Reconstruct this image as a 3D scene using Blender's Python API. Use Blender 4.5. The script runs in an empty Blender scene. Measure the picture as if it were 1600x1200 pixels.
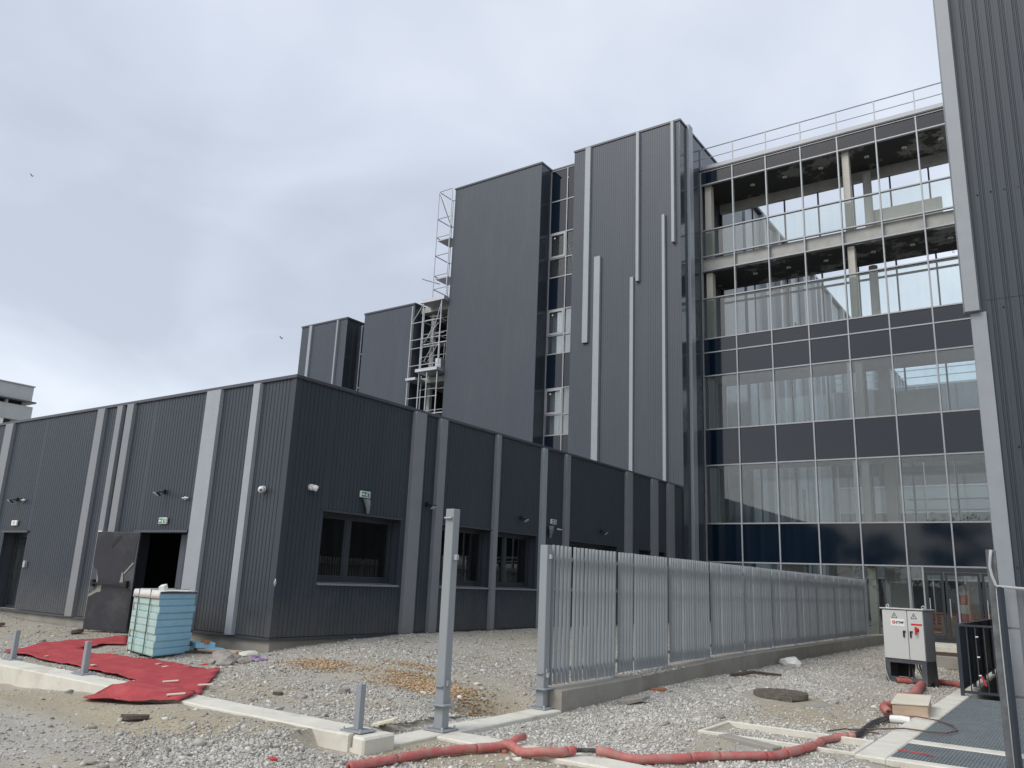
import bpy, math, random, bmesh
import numpy as np
from mathutils import Vector, Matrix, noise
from mathutils.geometry import delaunay_2d_cdt

S = bpy.context.scene
C = S.collection
PI = math.pi

# ------------------------------------------------------------------ camera
cam = bpy.data.cameras.new("camera")
cam.sensor_fit = 'HORIZONTAL'
cam.sensor_width = 36.0
cam.lens = 36.0 * 1254.13 / 1600.0
cam.clip_start = 0.05
cam.clip_end = 3000
camo = bpy.data.objects.new("camera", cam)
C.objects.link(camo)
YAW, PIT, ROL = -0.61836, 0.2403, 0.04114
fw = Vector((math.sin(YAW) * math.cos(PIT), math.cos(YAW) * math.cos(PIT), math.sin(PIT)))
rt = Vector((math.cos(YAW), -math.sin(YAW), 0))
up = rt.cross(fw)
r2 = rt * math.cos(ROL) + up * math.sin(ROL)
u2 = -rt * math.sin(ROL) + up * math.cos(ROL)
camo.matrix_world = Matrix(((r2.x, u2.x, -fw.x, 0), (r2.y, u2.y, -fw.y, 0), (r2.z, u2.z, -fw.z, 1.6), (0, 0, 0, 1)))
S.camera = camo
CAM = Vector((0, 0, 1.6))
def project(x, y, z):
    dx, dy, dz = x, y, z - 1.6
    d = dx * fw.x + dy * fw.y + dz * fw.z
    return (800 + 1254.13 * (dx * r2.x + dy * r2.y + dz * r2.z) / d, 600 - 1254.13 * (dx * u2.x + dy * u2.y + dz * u2.z) / d, d)

# ------------------------------------------------------------------ sky, sun, exposure
W = bpy.data.worlds.new("World")
S.world = W
W.use_nodes = True
nt = W.node_tree
nt.nodes.clear()
N = nt.nodes.new
L = nt.links.new
out = N('ShaderNodeOutputWorld')
sky = N('ShaderNodeTexSky')
sky.sky_type = 'NISHITA'
sky.sun_disc = False
sky.sun_elevation = math.radians(45)
sky.sun_rotation = math.radians(198)
bg1 = N('ShaderNodeBackground'); bg1.inputs[1].default_value = 0.05; sky.ozone_density = 0.6; sky.dust_density = 4.0
L(sky.outputs[0], bg1.inputs[0])
tc = N('ShaderNodeTexCoord')
sep = N('ShaderNodeSeparateXYZ'); L(tc.outputs['Generated'], sep.inputs[0])
ad = N('ShaderNodeMath'); ad.operation = 'ADD'; ad.inputs[1].default_value = 0.30; L(sep.outputs[2], ad.inputs[0])
mx = N('ShaderNodeMath'); mx.operation = 'MAXIMUM'; mx.inputs[1].default_value = 0.06; L(ad.outputs[0], mx.inputs[0])
dv = N('ShaderNodeVectorMath'); dv.operation = 'DIVIDE'
cb = N('ShaderNodeCombineXYZ')
for i in range(3): L(mx.outputs[0], cb.inputs[i])
L(tc.outputs['Generated'], dv.inputs[0]); L(cb.outputs[0], dv.inputs[1])
mp = N('ShaderNodeMapping'); mp.inputs['Location'].default_value = (3.1, 1.7, 0.4); mp.inputs['Rotation'].default_value = (0, 0, 0.6); mp.inputs['Scale'].default_value = (1.0, 1.15, 1.0)
L(dv.outputs[0], mp.inputs[0])
nz = N('ShaderNodeTexNoise'); nz.inputs['Scale'].default_value = 0.95; nz.inputs['Detail'].default_value = 6; nz.inputs['Roughness'].default_value = 0.42; nz.inputs['Distortion'].default_value = 0.5
L(mp.outputs[0], nz.inputs['Vector'])
cr = N('ShaderNodeValToRGB')
cr.color_ramp.elements[0].position = 0.37; cr.color_ramp.elements[0].color = (0.47, 0.50, 0.56, 1)
cr.color_ramp.elements[1].position = 0.64; cr.color_ramp.elements[1].color = (0.76, 0.79, 0.84, 1)
e = cr.color_ramp.elements.new(0.50); e.color = (0.585, 0.625, 0.695, 1)
nz2 = N('ShaderNodeTexNoise'); nz2.inputs['Scale'].default_value = 2.6; nz2.inputs['Detail'].default_value = 4; nz2.inputs['Roughness'].default_value = 0.5; nz2.inputs['Distortion'].default_value = 0.8
L(mp.outputs[0], nz2.inputs['Vector'])
ml = N('ShaderNodeMapRange'); ml.inputs[3].default_value = -0.11; ml.inputs[4].default_value = 0.11; L(nz2.outputs['Fac'], ml.inputs[0])
sm2 = N('ShaderNodeMath'); sm2.operation = 'ADD'; L(nz.outputs['Fac'], sm2.inputs[0]); L(ml.outputs[0], sm2.inputs[1])
L(sm2.outputs[0], cr.inputs[0])
bg2 = N('ShaderNodeBackground'); bg2.inputs[1].default_value = 0.97
L(cr.outputs[0], bg2.inputs[0])
addn = N('ShaderNodeAddShader'); L(bg1.outputs[0], addn.inputs[0]); L(bg2.outputs[0], addn.inputs[1])
L(addn.outputs[0], out.inputs[0])

sl = bpy.data.lights.new("sun", 'SUN')
sl.energy = 1.3
sl.angle = math.radians(30)
sl.color = (1.0, 0.975, 0.945)
so = bpy.data.objects.new("sun", sl)
C.objects.link(so)
az, el = math.radians(198), math.radians(45)      # from behind the camera, a little left
sd = Vector((math.sin(az) * math.cos(el), math.cos(az) * math.cos(el), math.sin(el)))
so.rotation_euler = (-sd).to_track_quat('-Z', 'Y').to_euler()
so.location = (0, 0, 60)

S.view_settings.view_transform = 'Standard'
S.view_settings.look = 'None'
S.view_settings.exposure = 0.08
S.view_settings.gamma = 1.0
S.view_settings.use_curve_mapping = False
S.render.engine = 'CYCLES'
S.cycles.use_denoising = True
S.cycles.max_bounces = 8
S.cycles.transparent_max_bounces = 24
S.cycles.caustics_reflective = False
S.cycles.caustics_refractive = False

# ------------------------------------------------------------------ materials
def mat(name, col, rough=0.6, metal=0.0, var=0.10, vscale=3.0, bump=0.0, bscale=40.0, spec=0.5, coat=0.0, stretch=None, dirt=None, dscale=1.2, damt=0.5, dlo=0.5, dwid=0.2):
    m = bpy.data.materials.new(name)
    m.use_nodes = True
    t = m.node_tree
    b = t.nodes['Principled BSDF']
    n = t.nodes.new; l = t.links.new
    g = n('ShaderNodeTexCoord')
    b.inputs['Roughness'].default_value = rough
    b.inputs['Metallic'].default_value = metal
    b.inputs['Specular IOR Level'].default_value = spec
    if coat: b.inputs['Coat Weight'].default_value = coat; b.inputs['Coat Roughness'].default_value = 0.04
    vec = g.outputs['Object']
    if stretch:
        q = n('ShaderNodeMapping'); q.inputs['Scale'].default_value = stretch; l(vec, q.inputs[0]); vs = q.outputs[0]
    else: vs = vec
    a = n('ShaderNodeTexNoise'); a.inputs['Scale'].default_value = vscale; a.inputs['Detail'].default_value = 6; a.inputs['Roughness'].default_value = 0.65
    l(vs, a.inputs['Vector'])
    r = n('ShaderNodeValToRGB')
    r.color_ramp.elements[0].position = 0.3; r.color_ramp.elements[1].position = 0.7
    r.color_ramp.elements[0].color = tuple(c * (1 - var) for c in col) + (1,)
    r.color_ramp.elements[1].color = tuple(min(1, c * (1 + var)) for c in col) + (1,)
    l(a.outputs['Fac'], r.inputs[0])
    res = r.outputs[0]
    if dirt:
        a2 = n('ShaderNodeTexNoise'); a2.inputs['Scale'].default_value = dscale; a2.inputs['Detail'].default_value = 8; a2.inputs['Roughness'].default_value = 0.7
        l(vs, a2.inputs['Vector'])
        r3 = n('ShaderNodeMapRange'); r3.inputs[1].default_value = dlo; r3.inputs[2].default_value = dlo + dwid; r3.inputs[3].default_value = 0; r3.inputs[4].default_value = damt
        l(a2.outputs['Fac'], r3.inputs[0])
        x = n('ShaderNodeMix'); x.data_type = 'RGBA'; x.inputs['B'].default_value = tuple(dirt) + (1,)
        l(r3.outputs[0], x.inputs['Factor']); l(res, x.inputs['A']); res = x.outputs['Result']
    l(res, b.inputs['Base Color'])
    rr = n('ShaderNodeMapRange'); rr.inputs[3].default_value = max(0.02, rough - 0.08); rr.inputs[4].default_value = min(1, rough + 0.08)
    l(a.outputs['Fac'], rr.inputs[0]); l(rr.outputs[0], b.inputs['Roughness'])
    if bump:
        k = n('ShaderNodeTexNoise'); k.inputs['Scale'].default_value = bscale; k.inputs['Detail'].default_value = 5
        l(vec, k.inputs['Vector'])
        bb = n('ShaderNodeBump'); bb.inputs['Strength'].default_value = bump; bb.inputs['Distance'].default_value = 0.02
        l(k.outputs['Fac'], bb.inputs['Height']); l(bb.outputs[0], b.inputs['Normal'])
    return m

def glass_mat(name, tint, refl=1.0, ior=1.55, haze=0.0):
    m = bpy.data.materials.new(name); m.use_nodes = True
    t = m.node_tree; t.nodes.clear(); n = t.nodes.new; l = t.links.new
    o = n('ShaderNodeOutputMaterial')
    tr = n('ShaderNodeBsdfTransparent'); tr.inputs[0].default_value = tuple(tint) + (1,)
    gl = n('ShaderNodeBsdfGlossy'); gl.inputs['Roughness'].default_value = 0.01; gl.inputs[0].default_value = (refl, refl, refl, 1)
    fr = n('ShaderNodeFresnel'); fr.inputs[0].default_value = ior
    g = n('ShaderNodeTexCoord')
    nn = n('ShaderNodeTexNoise'); nn.inputs['Scale'].default_value = 0.9; nn.inputs['Detail'].default_value = 1
    l(g.outputs['Object'], nn.inputs['Vector'])
    bp = n('ShaderNodeBump'); bp.inputs['Strength'].default_value = 0.05; bp.inputs['Distance'].default_value = 0.02
    l(nn.outputs['Fac'], bp.inputs['Height']); l(bp.outputs[0], gl.inputs['Normal'])
    mx = n('ShaderNodeMixShader'); l(fr.outputs[0], mx.inputs[0]); l(tr.outputs[0], mx.inputs[1]); l(gl.outputs[0], mx.inputs[2])
    res = mx.outputs[0]
    if haze:                                  # dust on the outside of unwashed glass
        df = n('ShaderNodeBsdfDiffuse'); df.inputs[0].default_value = (0.40, 0.45, 0.485, 1)
        n2 = n('ShaderNodeTexNoise'); n2.inputs['Scale'].default_value = 1.6; n2.inputs['Detail'].default_value = 7
        q = n('ShaderNodeMapping'); q.inputs['Scale'].default_value = (3, 3, 0.35); l(g.outputs['Object'], q.inputs[0]); l(q.outputs[0], n2.inputs['Vector'])
        mr = n('ShaderNodeMapRange'); mr.inputs[1].default_value = 0.3; mr.inputs[2].default_value = 0.75; mr.inputs[3].default_value = haze * 0.4; mr.inputs[4].default_value = haze * 1.6
        l(n2.outputs['Fac'], mr.inputs[0])
        m2 = n('ShaderNodeMixShader'); l(mr.outputs[0], m2.inputs[0]); l(res, m2.inputs[1]); l(df.outputs[0], m2.inputs[2]); res = m2.outputs[0]
    l(res, o.inputs[0])
    return m

M = {}
M['clad'] = mat('dark_cladding', (0.063, 0.078, 0.099), 0.42, var=0.06, vscale=1.2, spec=0.4, stretch=(1, 1, .3), dirt=(0.13, 0.14, 0.155), dscale=.7, damt=.2)
M['clad_low'] = mat('anthracite_cladding', (0.038, 0.049, 0.064), 0.45, var=0.07, vscale=1.2, spec=0.4, stretch=(1, 1, .3), dirt=(0.085, 0.09, 0.095), dscale=1.1, damt=.22)
M['clad_right'] = mat('dark_sheet_cladding', (0.034, 0.046, 0.059), 0.45, var=0.08, vscale=1.5, spec=0.4, stretch=(1, 1, .3))
M['clad_side'] = mat('gloss_cladding', (0.050, 0.062, 0.076), 0.13, var=0.05, spec=0.5)
M['coping'] = mat('coping_metal', (0.060, 0.066, 0.082), 0.35, spec=0.5)
M['fin_mid'] = mat('grey_fin', (0.225, 0.238, 0.255), 0.4, var=0.05, spec=0.4)
M['fin_light'] = mat('silver_fin', (0.315, 0.345, 0.375), 0.36, var=0.05, spec=0.5)
M['fin_corner'] = mat('grey_corner_fin', (0.27, 0.295, 0.32), 0.4, var=0.05, spec=0.4)
M['conc'] = mat('concrete', (0.32, 0.305, 0.27), 0.9, var=0.12, vscale=2.5, bump=0.25, bscale=60, dirt=(0.2, 0.185, 0.15), damt=.6)
M['conc_pale'] = mat('pale_concrete', (0.66, 0.645, 0.565), 0.9, var=0.08, vscale=4, bump=0.2, bscale=70, dirt=(0.40, 0.36, 0.28), dscale=2.2, damt=.6, dlo=.52)
M['conc_old'] = mat('slab_concrete', (0.40, 0.41, 0.39), 0.9, var=0.15, vscale=2.0, bump=0.15, dirt=(0.25, 0.26, 0.25), damt=.6)
M['steel'] = mat('grey_painted_steel', (0.285, 0.313, 0.332), 0.42, var=0.05, spec=0.4, dirt=(0.3, 0.29, 0.27), dscale=3, damt=.3)
M['galv'] = mat('galvanised_steel', (0.50, 0.52, 0.55), 0.45, metal=0.4, var=0.1)
M['alu'] = mat('aluminium_profile', (0.36, 0.385, 0.41), 0.4, metal=0.1, var=0.04)
M['spandrel'] = mat('navy_spandrel_glass', (0.003, 0.010, 0.022), 0.03, var=0.15, vscale=.6, spec=0.58, dirt=(0.012, 0.026, 0.040), dscale=1.0, damt=.3, dlo=.58, stretch=(3, 3, .25))
M['frame'] = mat('anthracite_frame', (0.030, 0.036, 0.045), 0.4, var=0.05)
M['beige'] = mat('beige_plaster', (0.52, 0.51, 0.46), 0.85, var=0.06, dirt=(0.4, 0.39, 0.35), damt=.3)
M['white'] = mat('white_plaster', (0.75, 0.76, 0.75), 0.7, var=0.04)
M['ceil'] = mat('unfinished_ceiling', (0.25, 0.25, 0.232), 0.9, var=0.10, vscale=2, dirt=(0.035, 0.036, 0.036), dscale=.48, damt=.95, dlo=.43, dwid=.05)
M['ceil_plain'] = mat('plaster_ceiling', (0.60, 0.62, 0.62), 0.9, var=0.06)
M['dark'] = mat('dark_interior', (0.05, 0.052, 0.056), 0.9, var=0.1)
M['glass'] = glass_mat('clear_glass', (0.90, 0.94, 0.93), 1.0, 1.5, 0.03)
M['glass_dusty'] = glass_mat('dusty_glass', (0.90, 0.955, 0.975), 1.0, 1.65, 0.045)
M['glass_dark'] = glass_mat('dark_window_glass', (0.25, 0.28, 0.29), 1.0, 1.6, 0.012)
M['door'] = mat('door_membrane', (0.030, 0.032, 0.040), 0.5, var=0.2, vscale=2.2, dirt=(0.105, 0.105, 0.108), dscale=1.5, damt=.5, dlo=.5, bump=.15, bscale=9)
M['torn'] = mat('torn_paper', (0.30, 0.29, 0.26), 0.9, var=0.1)
M['black'] = mat('black_plastic', (0.018, 0.019, 0.021), 0.45, var=0.1)
M['plastic_w'] = mat('white_plastic', (0.78, 0.78, 0.76), 0.4, var=0.03)
M['green'] = mat('sign_green', (0.015, 0.20, 0.13), 0.4, var=0.03)
M['lens'] = mat('lamp_lens', (0.55, 0.57, 0.58), 0.2, var=0.03)
M['film'] = glass_mat('plastic_film', (0.80, 0.82, 0.82), 0.9, 1.8, 0.45)
M['foam'] = mat('blue_foam', (0.33, 0.60, 0.75), 0.75, var=0.06, vscale=6, bump=.1, bscale=90, dirt=(0.36, 0.58, 0.68), dscale=3, damt=.4)
M['foam_green'] = mat('greenish_foam_face', (0.42, 0.58, 0.54), 0.8, var=0.06, vscale=6, dirt=(0.5, 0.53, 0.47), dscale=3, damt=.4)  # greener tone for the two long sides of each board
M['sheet'] = mat('white_sheet', (0.66, 0.66, 0.62), 0.7, var=0.07, vscale=8, bump=.4, bscale=14)
M['strap'] = mat('green_strap', (0.04, 0.10, 0.09), 0.6)
M['felt'] = mat('red_felt', (0.42, 0.080, 0.088), 0.95, var=0.16, vscale=5, bump=.5, bscale=120, spec=.1, dirt=(0.38, 0.16, 0.14), dscale=2.5, damt=.4, dlo=.55)
M['hose'] = mat('red_conduit', (0.48, 0.115, 0.105), 0.6, var=0.18, vscale=6, dirt=(0.40, 0.25, 0.21), dscale=7, damt=.8, dlo=.42)
M['cable'] = mat('black_cable', (0.03, 0.03, 0.032), 0.5, dirt=(0.16, 0.15, 0.13), dscale=8, damt=.5)
M['redpl'] = mat('red_plastic', (0.55, 0.03, 0.03), 0.4)
M['cab'] = mat('cabinet_grey', (0.55, 0.57, 0.555), 0.45, var=0.04, dirt=(0.42, 0.41, 0.38), dscale=3, damt=.25)
M['cabdark'] = mat('cabinet_base', (0.070, 0.078, 0.09), 0.5, var=0.1, dirt=(0.2, 0.19, 0.17), dscale=4, damt=.4)
M['cabside'] = mat('cabinet_side', (0.25, 0.26, 0.265), 0.45, var=0.05)
M['print'] = mat('black_print', (0.03, 0.03, 0.035), 0.5)
M['card'] = mat('raw_timber', (0.50, 0.38, 0.28), 0.85, var=0.14, vscale=4, stretch=(1, 1, 6), bump=.2)
M['paletop'] = mat('pale_board', (0.66, 0.62, 0.50), 0.85, var=0.08)
M['iron'] = mat('rusty_iron', (0.14, 0.125, 0.105), 0.85, var=0.35, vscale=14, bump=.8, bscale=60, dirt=(0.22, 0.19, 0.15), dscale=5, damt=.6)
M['rail'] = mat('navy_rail', (0.028, 0.038, 0.052), 0.4, var=0.12, spec=.5)
M['grate'] = mat('grating_steel', (0.20, 0.235, 0.25), 0.5, metal=.1, var=0.15)
M['orange'] = mat('orange_mesh', (0.62, 0.17, 0.08), 0.7, var=0.2, vscale=9)
M['purple'] = mat('violet_film', (0.24, 0.12, 0.36), 0.5)
M['yellow'] = mat('yellow_plastic', (0.70, 0.42, 0.05), 0.5)
M['bark'] = mat('bark', (0.10, 0.075, 0.055), 0.95, var=0.3, vscale=10, bump=.6)
M['leaf'] = mat('leaf', (0.050, 0.085, 0.028), 0.6, var=0.35, vscale=2)
M['cream'] = mat('cream_render', (0.44, 0.455, 0.46), 0.85, var=0.05, dirt=(0.34, 0.35, 0.355), damt=.4)
M['stone'] = mat('broken_slab', (0.30, 0.285, 0.25), 0.95, var=0.2, vscale=9, bump=.5, bscale=40)
M['brick'] = mat('terracotta', (0.42, 0.20, 0.10), 0.9, var=0.15)
M['rope'] = mat('pale_rope', (0.40, 0.42, 0.43), 0.8, var=0.1, vscale=20)
M['postgrey'] = mat('weathered_post', (0.12, 0.13, 0.137), 0.8, var=0.4, vscale=12, dirt=(0.08, 0.085, 0.095), dscale=7, damt=.7, dlo=.45)
M['wood_dark'] = mat('dark_wood', (0.085, 0.065, 0.05), 0.9, var=0.3, vscale=8)

def foot_dust(m, zlo, zhi, col, amt):
    t = m.node_tree; b = t.nodes['Principled BSDF']; n = t.nodes.new; l = t.links.new
    src = b.inputs['Base Color'].links[0].from_socket
    g = n('ShaderNodeNewGeometry'); s_ = n('ShaderNodeSeparateXYZ'); l(g.outputs['Position'], s_.inputs[0])
    q = n('ShaderNodeTexNoise'); q.inputs['Scale'].default_value = 2.2; q.inputs['Detail'].default_value = 8; q.inputs['Roughness'].default_value = .75; l(g.outputs['Position'], q.inputs['Vector'])
    w = n('ShaderNodeMath'); w.operation = 'MULTIPLY_ADD'; w.inputs[1].default_value = 1.6; l(q.outputs['Fac'], w.inputs[0]); l(s_.outputs[2], w.inputs[2])
    r = n('ShaderNodeMapRange'); r.inputs[1].default_value = zlo + .8; r.inputs[2].default_value = zhi + .8; r.inputs[3].default_value = amt; r.inputs[4].default_value = 0; l(w.outputs[0], r.inputs[0])
    x = n('ShaderNodeMix'); x.data_type = 'RGBA'; x.inputs['B'].default_value = col + (1,); l(r.outputs[0], x.inputs['Factor']); l(src, x.inputs['A']); l(x.outputs['Result'], b.inputs['Base Color'])
foot_dust(M['clad_low'], .3, 1.3, (.13, .125, .115), .5)
foot_dust(M['fin_mid'], .3, 1.1, (.24, .23, .21), .5)

# ------------------------------------------------------------------ builders
WL = {}
class MB:
    def __init__(s): s.v = []; s.f = []; s.m = []
    def add(s, vs, fs, mi=0):
        o = len(s.v); s.v += [tuple(p) for p in vs]; s.f += [tuple(i + o for i in f) for f in fs]; s.m += [mi] * len(fs); return s
    def box(s, x0, x1, y0, y1, z0, z1, mi=0):
        return s.add([(x0, y0, z0), (x1, y0, z0), (x1, y1, z0), (x0, y1, z0), (x0, y0, z1), (x1, y0, z1), (x1, y1, z1), (x0, y1, z1)],
                     [(0, 3, 2, 1), (4, 5, 6, 7), (0, 1, 5, 4), (1, 2, 6, 5), (2, 3, 7, 6), (3, 0, 4, 7)], mi)
    def obox(s, c, u, v, w, mi=0):            # centre and three half vectors
        c, u, v, w = Vector(c), Vector(u), Vector(v), Vector(w)
        P = [c - u - v - w, c + u - v - w, c + u + v - w, c - u + v - w, c - u - v + w, c + u - v + w, c + u + v + w, c - u + v + w]
        return s.add(P, [(0, 3, 2, 1), (4, 5, 6, 7), (0, 1, 5, 4), (1, 2, 6, 5), (2, 3, 7, 6), (3, 0, 4, 7)], mi)
    def prism(s, poly, z0, z1, mi=0):         # xy polygon (ccw) pulled up
        n = len(poly)
        return s.add([(x, y, z0) for x, y in poly] + [(x, y, z1) for x, y in poly],
                     [tuple(range(n))[::-1], tuple(range(n, 2 * n))] + [(i, (i + 1) % n, n + (i + 1) % n, n + i) for i in range(n)], mi)
    def tube(s, pts, r, n=8, mi=0, wob=0.0, cap=True):
        pts = [Vector(p) for p in pts]; k = len(pts); vs = []; a = None
        for i, p in enumerate(pts):
            d = (pts[min(i + 1, k - 1)] - pts[max(i - 1, 0)]).normalized()
            if a is None:
                a = d.cross(Vector((0, 0, 1)));  a = Vector((1, 0, 0)) if a.length < 1e-3 else a.normalized()
            a = (a - d * a.dot(d)).normalized(); b = d.cross(a)
            rr = r(i) if callable(r) else r
            for j in range(n):
                t = 2 * PI * j / n
                q = rr * (1 + wob * random.uniform(-1, 1))
                vs.append(p + a * math.cos(t) * q + b * math.sin(t) * q)
        fs = [(i * n + j, i * n + (j + 1) % n, (i + 1) * n + (j + 1) % n, (i + 1) * n + j) for i in range(k - 1) for j in range(n)]
        if cap: fs += [tuple(range(n))[::-1], tuple(range((k - 1) * n, k * n))]
        return s.add(vs, fs, mi)
    def bar(s, a, b, w, h=None, mi=0):        # straight rectangular bar between two points
        a, b = Vector(a), Vector(b); d = (b - a); ln = d.length; d.normalize(); h = h or w
        u = d.cross(Vector((0, 0, 1)))
        u = Vector((1, 0, 0)) if u.length < 1e-3 else u.normalized()
        v = d.cross(u)
        return s.obox((a + b) / 2, d * ln / 2, u * w / 2, v * h / 2, mi)
    def build(s, name, mats, parent=None, bevel=0.0, smooth=False):
        me = bpy.data.meshes.new(name)
        o = Vector(WL.get(parent.name, (0, 0, 0))) if parent else Vector((0, 0, 0))
        me.from_pydata([(p[0] - o.x, p[1] - o.y, p[2] - o.z) for p in s.v], [], s.f)
        if not isinstance(mats, (list, tuple)): mats = [mats]
        for m_ in mats: me.materials.append(m_)
        if len(mats) > 1: me.polygons.foreach_set('material_index', s.m)
        if smooth: me.polygons.foreach_set('use_smooth', [True] * len(me.polygons))
        me.update()
        ob = bpy.data.objects.new(name, me); C.objects.link(ob)
        if parent: ob.parent = parent; WL[ob.name] = tuple(o)
        if bevel:
            bv = ob.modifiers.new('edge', 'BEVEL'); bv.width = bevel; bv.segments = 1; bv.limit_method = 'ANGLE'
        return ob

def thing(name, label, cat, loc=(0, 0, 0), group=None):
    o = bpy.data.objects.new(name, None); C.objects.link(o)
    o.empty_display_size = .2
    o.location = loc; WL[o.name] = tuple(loc)
    tag(o, label, cat, group)
    return o
def tag(o, label=None, cat=None, group=None, kind=None):
    if label: o['label'] = label
    if cat: o['category'] = cat
    if group: o['group'] = group
    if kind: o['kind'] = kind
    return o
def place(name, src, parent, loc, rz=0.0):    # another object on the same mesh
    ob = bpy.data.objects.new(name, src.data); C.objects.link(ob); ob.parent = parent
    o = WL.get(parent.name, (0, 0, 0)); ob.location = (loc[0] - o[0], loc[1] - o[1], loc[2] - o[2]); ob.rotation_euler = (0, 0, rz)
    return ob
_pr = random.Random(8)
_box_cache = {}
def boxpart(name, x0, x1, y0, y1, z0, z1, m, parent, bevel=0.0):
    """a box as its own part; equal sizes share one mesh"""
    k = (name, round(x1 - x0, 4), round(y1 - y0, 4), round(z1 - z0, 4), m.name, bevel)
    c = ((x0 + x1) / 2, (y0 + y1) / 2, (z0 + z1) / 2)
    me = _box_cache.get(k)
    if me is None:
        b = MB().box(x0 - c[0], x1 - c[0], y0 - c[1], y1 - c[1], z0 - c[2], z1 - c[2])
        me = bpy.data.meshes.new(name); me.from_pydata(b.v, [], b.f); me.materials.append(m); me.update(); _box_cache[k] = me
    ob = bpy.data.objects.new(name, me); C.objects.link(ob)
    o = WL.get(parent.name, (0, 0, 0)) if parent else (0, 0, 0)
    ob.location = (c[0] - o[0], c[1] - o[1], c[2] - o[2])
    if parent: ob.parent = parent
    if name in ('pane', 'spandrel_panel'): ob.rotation_euler = (_pr.uniform(-.0025, .0025), 0, _pr.uniform(-.0025, .0025))
    WL[ob.name] = c
    if bevel:
        bv = ob.modifiers.new('edge', 'BEVEL'); bv.width = bevel; bv.segments = 1
    return ob

def cladding(mb, axis, a0, a1, plane, sgn, z0, z1, pitch=0.105, gw=0.018, gd=0.011, thick=0.10):
    """grooved metal sheet on plane (axis='x': runs along x, faces sgn*y; axis='y': runs along y, faces sgn*x)"""
    prof = [(a0, 0)]
    k = math.ceil(a0 / pitch + 0.3)
    while k * pitch + gw < a1 - 0.01:
        a = k * pitch
        if a > a0 + 0.01: prof += [(a, 0), (a + gw * .3, -gd), (a + gw * .7, -gd), (a + gw, 0)]
        k += 1
    prof += [(a1, 0), (a1, -thick), (a0, -thick)]
    if axis == 'x': P = [(a, plane + sgn * d) for a, d in prof]
    else: P = [(plane + sgn * d, a) for a, d in prof]
    ar = sum(P[i][0] * P[(i + 1) % len(P)][1] - P[(i + 1) % len(P)][0] * P[i][1] for i in range(len(P)))
    if ar < 0: P = P[::-1]
    mb.prism(P, z0, z1)
def clad_part(parent, m, axis, a0, a1, plane, sgn, z0, z1, **k):
    b = MB(); cladding(b, axis, a0, a1, plane, sgn, z0, z1, **k)
    return b.build('cladding', m, parent)
def fin(parent, axis, a0, a1, plane, sgn, z0, z1, d, m):
    b = MB()
    t = 0.012
    P = [(a0, 0), (a0 + t, d), (a1 - t, d), (a1, 0)]
    P = [(a, plane + sgn * q) for a, q in P] if axis == 'x' else [(plane + sgn * q, a) for a, q in P]
    ar = sum(P[i][0] * P[(i + 1) % 4][1] - P[(i + 1) % 4][0] * P[i][1] for i in range(4))
    if ar < 0: P = P[::-1]
    b.prism(P, z0, z1)
    return b.build('fin', m, parent, bevel=0.004)
# ------------------------------------------------------------------ terrain
def _sm(t):
    t = 0.0 if t < 0 else 1.0 if t > 1 else t
    return t * t * (3 - 2 * t)
def _ga(x, y, cx, cy, sx, sy): return math.exp(-((x - cx) / sx) ** 2 - ((y - cy) / sy) ** 2)
def base_h(x, y):
    yard = 0.03 + 0.36 * _sm((y - 6.6) / 7.5) * _sm((-5.9 - x) / 5.5)
    yard += 0.16 * _ga(x, y, -23.3, 9.4, 1.5, .8) + 0.05 * _ga(x, y, -15.5, 7.6, 2.5, 1.0) - 0.03 * _ga(x, y, -13.8, 9.0, 1.2, 1.0) - 0.07 * _ga(x, y, -13.6, 9.9, 1.6, .5)
    yard += 0.05 * _ga(x, y, -9.3, 10.0, 2.2, 1.6) - 0.5 * _ga(x, y, -6.62, 9.3, .38, .75)
    front = -0.14 + 0.13 * _sm((x + 12.8) / 2.2)  + (0.115 * _sm((x + 9.8) / 1.5) * (1 - .9 * _sm((x + 6.45) / .5)) + .05 * _sm((x + 6.6) / .6) * (1 - _sm((x + 5.9) / .4))) * _sm((y - 4.6) / 1.1) - 0.03 * _sm((x + 6.4) / 1.2)
    east = -0.05 + 0.10 * _sm((y - 8.5) / 5) * _sm((-2.3 - x) / 2.2) + 0.03 * _ga(x, y, -4.9, 13.6, 1.0, 1.6)
    f = _sm((y - 5.75) / .7) if x < -5.9 else _sm((y - 6.85) / .6)
    w = _sm((x + 6.1) / .35)
    return front * (1 - f) + f * (yard * (1 - w) + east * w)
def rough_h(x, y):
    return 0.020 * noise.noise((x * .9, y * .9, 1)) + 0.016 * noise.noise((x * 2.7, y * 2.7, 5)) + 0.010 * noise.noise((x * 7, y * 7, 9)) + (.012 * math.sin((y + .12 * x) * 9 + 2 * noise.noise((x * .5, y * .5, 6))) * _sm((5.6 - y) / .6) * _sm((-6 - x) / 1.5))
def ground_h(x, y):
    if -1.95 < x < 0.75 and 9.45 < y < 27: return -1.3
    if -3.87 < x < -2.1 and 9.62 < y < 10.45: return -0.07 + 0.6 * rough_h(x, y)
    h = base_h(x, y)
    if x < -12.35 and y > 10.1: return min(h, 0.0) - 0.1
    if y > 31.1: return -0.1
    h += rough_h(x, y)
    if (-6.35 < x < -5.5 and 5.5 < y < 9.5) or (x > -5.9 and 6.6 < y < 7.65): h = min(h, -0.035 + .3 * rough_h(x, y))
    return h
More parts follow.
